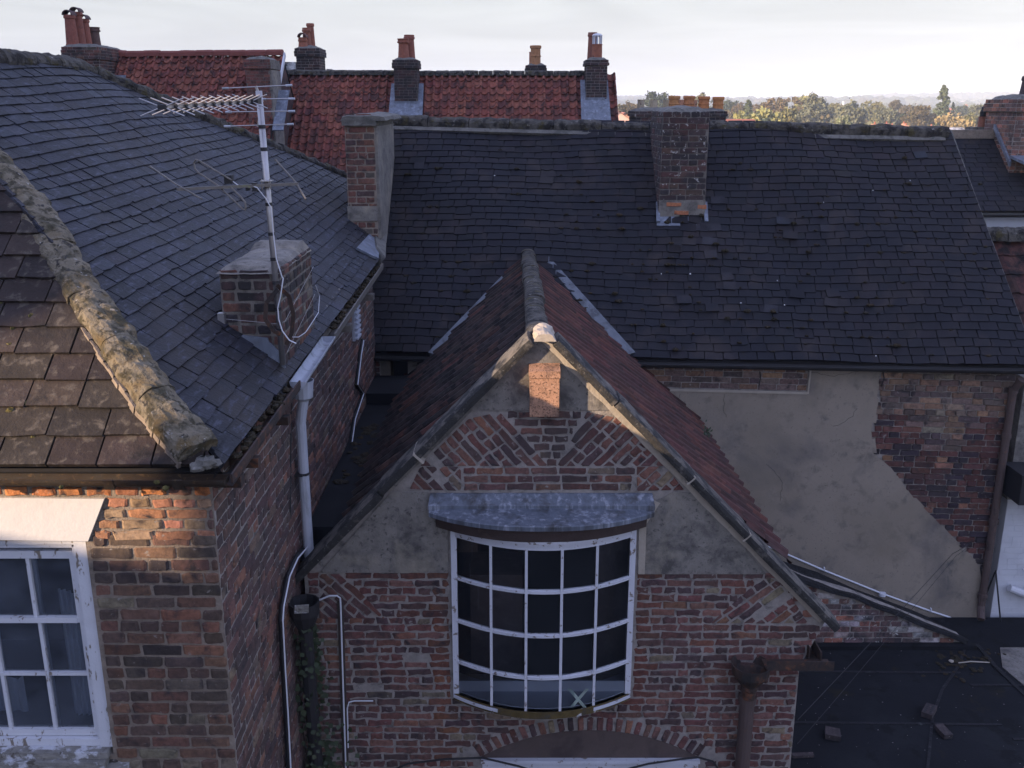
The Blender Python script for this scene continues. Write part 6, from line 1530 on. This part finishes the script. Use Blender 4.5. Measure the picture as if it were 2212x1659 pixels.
def tree(name, label, zx, ztop, zw, kind, Y, group='trees beyond the rooftops', shape='round', leaves=1500, bottom=None):
    px = (2400+zx/1.304)/1.8517; py = (330+ztop/1.304)/1.8517; wpx = zw/1.304/1.8517*1.36
    T = at(px, py, Y); wd = wpx/F*Y*1.03; base = hgt(T.x, Y); top = T.z; ht = top-base
    root = thing(name, label, 'tree', (T.x, Y, base), group); rr = random.Random(int(zx*7+ztop)); mb = MB(); tr = MB()
    r = wd/2; cb = base+ht*(.12 if shape == 'cone' else .22); hC = top-cb
    tr.tube([V3((T.x, Y, base-.3)), V3((T.x+rr.uniform(-.2, .2), Y, base+ht*.35)), V3((T.x+rr.uniform(-.4, .4), Y, base+ht*.75))], [ht*.028, ht*.020, ht*.006], 7)
    for k in range(6):
        a = rr.uniform(0, 6.28); z0 = base+ht*rr.uniform(.25, .6); tr.tube([V3((T.x, Y, z0)), V3((T.x+math.cos(a)*r*.4, Y+math.sin(a)*r*.4, z0+ht*.12)), V3((T.x+math.cos(a)*r*.75, Y+math.sin(a)*r*.75, z0+ht*.2))], [ht*.010, ht*.006, ht*.003], 5)
    tr.build('trunk', BARK, root)
    cl = []
    if shape == 'cone':
        for i in range(110):
            t = rr.random()**.8; z = top-hC*t; rad = r*(.05+.95*t**.85)*rr.uniform(.55, 1.05); a = rr.uniform(0, 6.28); cl.append((T.x+math.cos(a)*rad*.9, Y+math.sin(a)*rad*.9, z, r*.17*(.4+t)))
        for i in range(7): cl.append((T.x, Y, top-hC*.02*i, r*.05*(1+i*.5)))
    elif shape == 'weep':
        for i in range(60):
            t = rr.random(); a = rr.uniform(0, 6.28); rad = r*math.sqrt(rr.random())*(.5+.5*t); cl.append((T.x+math.cos(a)*rad, Y+math.sin(a)*rad, top-hC*(.06+.9*t), r*.16))
    else:
        nb = rr.randint(5, 8); lobes = [(rr.uniform(-.55, .55)*r, rr.uniform(-.5, .5)*r, rr.uniform(.25, .78), rr.uniform(.5, .72)*r) for _ in range(nb)]+[(rr.uniform(-.2, .2)*r, 0, .80, r*.42)]
        for i in range(120):
            lx, ly, lz, lr = rr.choice(lobes); a = rr.uniform(0, 6.28); ph = math.acos(rr.uniform(-.5, 1)); q = lr*rr.uniform(.75, 1.15)
            x, y, z = lx+q*math.sin(ph)*math.cos(a), ly+q*math.sin(ph)*math.sin(a), cb+hC*lz+q*math.cos(ph)*.75*hC/(2*r)
            z = min(z, top-r*.05); cl.append((T.x+x, Y+y, z, r*rr.uniform(.13, .2)))
    per = max(8, int(leaves*3.2)//len(cl)); ls = max(.2, r*.072)
    for (x, y, z, q) in cl:
        for k in range(per):
            d = V3((rr.gauss(0, .5), rr.gauss(0, .5), rr.gauss(0, .42)))*q
            if shape == 'weep': d = V3((d.x*.5, d.y*.5, d.z*2.2))
            C = V3((x, y, z))+d; s = ls*rr.uniform(.6, 1.3); n = V3((rr.uniform(-1, 1), rr.uniform(-1, 1), rr.uniform(-.2, 1))).normalized()
            a = n.cross(V3((rr.uniform(-1, 1), rr.uniform(-1, 1), rr.uniform(-1, 1)))).normalized()*s; b = n.cross(a)*.7
            mb.face([C-a-b*.3, C+a*.1-b, C+a+b*.2, C-a*.1+b], (.1,.1,.1))
    mb.build('crown', LM[kind], root)
TR = [
 ('broadleaf_tree', 'brown-green tree seen just right of the red roof end', 100, 112, 95, 'brown', 210, 'round'),
 ('broadleaf_tree', 'dark bushy tree low beside the red roof verge and the white gables', 75, 165, 100, 'dark', 190, 'round'),
 ('broadleaf_tree', 'amber-green tree between the red roof end and the beige pots', 165, 98, 80, 'orange', 235, 'round'),
 ('pine_tree', 'dark pine with broad flat top rising behind the beige pots', 285, 43, 125, 'dark', 260, 'round'),
 ('broadleaf_tree', 'olive tree behind the left orange pots', 375, 60, 70, 'olive', 290, 'round'),
 ('broadleaf_tree', 'olive-gold tree rising above the right orange pots', 530, 48, 75, 'olive', 290, 'round'),
 ('broadleaf_tree', 'dark tree directly right of the last orange pot', 672, 92, 80, 'dark', 300, 'round'),
 ('broadleaf_tree', 'brown tree behind the weeping grey tree', 725, 105, 70, 'orange', 280, 'round'),
 ('weeping_tree', 'grey-green weeping tree with a pointed top over the pale roof', 775, 95, 100, 'conifer', 215, 'cone'),
 ('broadleaf_tree', 'russet tree peeping between the weeping tree and the orange-topped tree', 860, 95, 80, 'orange', 290, 'round'),
 ('broadleaf_tree', 'orange-topped tree standing behind the pale yellow bushes', 945, 82, 110, 'orange', 250, 'round'),
 ('broadleaf_tree', 'low pale yellow-green spreading tree above the mossy ridge', 845, 150, 215, 'pale', 175, 'round'),
 ('broadleaf_tree', 'dark olive tree at the right end of the pale yellow tree', 1000, 140, 130, 'olive', 185, 'round'),
 ('broadleaf_tree', 'pale cream-green tree left of the tallest round tree', 1055, 72, 90, 'pale', 290, 'round'),
 ('broadleaf_tree', 'tallest broad grey-green tree in the middle of the belt', 1140, 58, 130, 'grey', 240, 'round'),
 ('broadleaf_tree', 'small olive tree between the tallest tree and the broad round one', 1235, 108, 80, 'olive', 290, 'round'),
 ('broadleaf_tree', 'broad round grey-olive tree behind the small weeping willow', 1320, 112, 190, 'grey', 230, 'round'),
 ('willow_tree', 'small pale weeping willow just above the ridge', 1275, 182, 95, 'willow', 170, 'weep'),
 ('broadleaf_tree', 'olive-brown tree right of the broad round tree', 1455, 98, 100, 'olive', 280, 'round'),
 ('broadleaf_tree', 'orange-brown crown left of the white far-off post', 1528, 92, 70, 'brown', 300, 'round'),
 ('broadleaf_tree', 'dull green wide tree above the pink chimneys', 1490, 140, 150, 'grey', 220, 'round'),
 ('broadleaf_tree', 'dark green tree at the right of the dull green one', 1590, 165, 80, 'dark', 225, 'round'),
 ('broadleaf_tree', 'amber tree standing below the hazy hill, left of the rust-brown tree', 1600, 118, 110, 'brown', 290, 'round'),
 ('broadleaf_tree', 'rust-brown open tree left of the tall conifer', 1690, 130, 120, 'brown', 215, 'round'),
 ('conifer', 'tall pointed grey-green conifer standing over the belt', 1797, 20, 120, 'conifer', 225, 'cone'),
 ('conifer', 'small dark conifer at the right shoulder of the tall one', 1843, 106, 40, 'dark', 250, 'cone'),
 ('broadleaf_tree', 'dark tree behind the golden one', 1905, 118, 90, 'dark', 330, 'round'),
 ('broadleaf_tree', 'round golden-yellow tree below the tall conifer', 1850, 158, 170, 'gold', 180, 'round'),
 ('broadleaf_tree', 'green-brown tree on the right flank of the golden tree', 1945, 165, 80, 'olive', 190, 'round'),
 ('broadleaf_tree', 'pale grey-green tree left of the big right-hand stack', 1995, 112, 100, 'grey', 270, 'round'),
 ('broadleaf_tree', 'bluish tree just left of the pale one beside the right-hand stack', 1950, 118, 70, 'willow', 340, 'round'),
]
for (nm, lb_, zx, zt_q, zw, kd, Yq, sh) in TR: tree(nm, lb_, zx, zt_q, zw, kd, Yq, shape=sh, leaves=2400 if zw > 100 else 1600)

# far woods and hedges on the hills: one mass
mb = MB(); rr = random.Random(100)
WD = mat('woodland', (.060,.070,.035), .4, .02, spots=[((.085,.065,.028), .012, .56, .08)], rough=.95, bump=0, spec=.1)
def bush(x, y, r, h):
    n = 7; base = hgt(x, y)-.5; vs = []; k = 3
    for i in range(k+1):
        ph = (math.pi/2)*i/k
        for j in range(n):
            t = 2*math.pi*j/n; q = rr.uniform(.8, 1.2); vs.append((x+r*math.cos(ph)*math.cos(t)*q, y+r*math.cos(ph)*math.sin(t)*q, base+h*(math.sin(ph))*rr.uniform(.85, 1.1)))
    mb.idx(vs, [(i*n+j, i*n+(j+1) % n, (i+1)*n+(j+1) % n, (i+1)*n+j) for i in range(k) for j in range(n)])
for i in range(1500):      # middle-distance woods
    y = rr.uniform(380, 1300); x = rr.uniform(-.05, .62)*y
    if noise.noise(V3((x*.005, y*.004, 2))) < (.02 if x/y < .28 else -.12): continue
    bush(x, y, rr.uniform(5, 10), rr.uniform(6, 12))
for i in range(5200):      # hill woods, thicker to the right
    y = rr.uniform(1300, 4300); x = rr.uniform(.0, .62)*y
    th = .17 if x/y < .27 else -.13
    if noise.noise(V3((x*.0022, y*.0016, 5))) < th: continue
    bush(x, y, rr.uniform(9, 18), rr.uniform(9, 15))
for i in range(150):       # hedgerow lines
    y = rr.uniform(900, 3600); x = rr.uniform(0, .5)*y; a = rr.uniform(-.4, .4)
    for k in range(22): bush(x+k*9*math.cos(a), y+k*9*math.sin(a), rr.uniform(4, 7), rr.uniform(3, 8))
o = mb.build('far_woodland', WD); tag(o, 'hazy woods and hedgerows covering the far hills', 'woodland', kind='stuff')
# undergrowth between the belt trees
mb = MB(); rr = random.Random(101)
for i in range(260):
    y = rr.uniform(200, 330); x = rr.uniform(.08, .56)*y; base = hgt(x, y); h = rr.uniform(3, 7); r = rr.uniform(2, 4)
    for k in range(60):
        C = V3((x+rr.gauss(0, .5)*r, y+rr.gauss(0, .5)*r, base+h*(.5+rr.gauss(0, .25)))); s = .45; n = V3((rr.uniform(-1, 1), rr.uniform(-1, 1), rr.uniform(-.2, 1))).normalized(); a = n.cross(V3((rr.uniform(-1, 1), 1, rr.uniform(-1, 1)))).normalized()*s; mb.face([C-a, C-n.cross(a), C+a, C+n.cross(a)])
o = mb.build('undergrowth', LM['brown']); tag(o, 'tangled shrubs filling the gaps low between the trees', 'shrubs', kind='stuff')

# small far houses and chimneys
PINK = mat('far_pink_brick', (.42, .24, .17), .15, 1, rough=.9, bump=0); RTILE = mat('far_red_tiles', (.30, .11, .07), .15, 1, rough=.9, bump=0)  # pinkish brick of the far houses, its own base colour
def house(label, px, py, Y, wd, dp_, rise, chim=(), wallm=None, roofm=None, gable_front=False, name='far_house'):
    T = at(px, py, Y); root = thing(name, label, 'house', (T.x, Y, hgt(T.x, Y))); g0 = hgt(T.x, Y)-.3; zt_ = T.z; ze_ = zt_-rise; x0, x1 = T.x-wd/2, T.x+wd/2
    mb = MB(); mb.box((x0, Y, g0), (x1, Y+dp_, ze_))
    if gable_front: mb.prism([V3((x0, Y, ze_)), V3((x1, Y, ze_)), V3((T.x, Y, zt_))], -Y_, -dp_, 0)
    mb.build('wall', wallm or PINK, root); mb = MB(); e = .3
    if gable_front:
        mb.idx([(x0-e, Y-e, ze_-e*.8), (T.x, Y-e, zt_+.1), (T.x, Y+dp_, zt_+.1), (x0-e, Y+dp_, ze_-e*.8), (x1+e, Y-e, ze_-e*.8), (x1+e, Y+dp_, ze_-e*.8)], [(0,1,2,3), (1,4,5,2)])
    else: mb.idx([(x0-e, Y-e, ze_), (x1+e, Y-e, ze_), (x1+e, Y+dp_/2, zt_), (x0-e, Y+dp_/2, zt_), (x0-e, Y+dp_+e, ze_), (x1+e, Y+dp_+e, ze_)], [(0,1,2,3), (3,2,5,4), (0,3,4), (1,5,2)])
    mb.build('roof', roofm or M['slate_main'], root)
    for (dx, hh_, w_) in chim:
        mb = MB(); mb.box((T.x+dx-w_/2, Y+dp_/2-.4, zt_-.8), (T.x+dx+w_/2, Y+dp_/2+.4, zt_+hh_)); mb.box((T.x+dx-w_/2-.06, Y+dp_/2-.46, zt_+hh_-.2), (T.x+dx+w_/2+.06, Y+dp_/2+.46, zt_+hh_-.05)); c = mb.build('chimney', PINK, root)
        m2 = MB(); n = 2 if w_ > .8 else 1
        for q in range(n): m2.lathe((T.x+dx+(q-.5*(n-1))*.45, Y+dp_/2, zt_+hh_), [(.14, 0), (.12, .3), (.13, .34), (.1, .34)], 8)
        m2.build('chimney_pots', RTILE, c)
    return root
house('pink gable-fronted house peeping past the red roof verge', 1337, 241, 150, 4.2, 8, 1.5, (), mat('far_pink_render', (.6, .42, .36), .05, 1, bump=0), RTILE, True)
house('small second red-tiled house right of the pink gable', 1350, 244, 160, 4, 8, 1.3, (), None, RTILE, True)
house('white gable end with pale red roof just right of the pots', 1583, 258, 110, 5.5, 6, 1.1, (), M['white_wall'], RTILE)
house('slate-roofed far terrace whose pink chimneys poke above the mossy ridge', 1885, 277, 150, 26, 7, 1.5, ((-7.0, .2, .45), (1.5, .55, .7), (4.2, .3, .5), (6.3, .35, .55), (10.2, .2, .4)), None, None)
house('far terrace with a narrow double chimney left of the golden tree', 2005, 276, 165, 14, 7, 1.5, ((-5.6, .6, .6), (-2.7, .6, .4)), None, None)
house('brick house half hidden in the hazy trees right of the tall conifer', 2085, 233, 420, 9, 8, 3, ((2, 1.2, 1.2),), PINK, RTILE)
P = at(1822, 225, 600); mb = MB(); mb.tube([V3((P.x, 600, hgt(P.x, 600))), V3((P.x, 600, P.z+1.5))], [1.2, .9], 10); tag(mb.build('far_chimney', M['white_wall']), 'tiny white chimney standing far off in the hazy trees', 'chimney')

# ================================================================== haze
mb = MB(); mb.box((-4400, -4400, -30), (4400, 4400, 56)); me = mb.build('haze', M['room']); me['kind'] = 'stuff'; me['label'] = 'thin blue autumn haze over the far hills'
hm = bpy.data.materials.new('haze'); hm.use_nodes = True; t = hm.node_tree; t.nodes.clear(); out = t.nodes.new('ShaderNodeOutputMaterial'); pv = t.nodes.new('ShaderNodeVolumePrincipled')
pv.inputs['Color'].default_value = (.70, .82, 1.0, 1); pv.inputs['Density'].default_value = .00048; pv.inputs['Anisotropy'].default_value = -.3
t.links.new(pv.outputs[0], out.inputs['Volume']); me.data.materials.clear(); me.data.materials.append(hm)
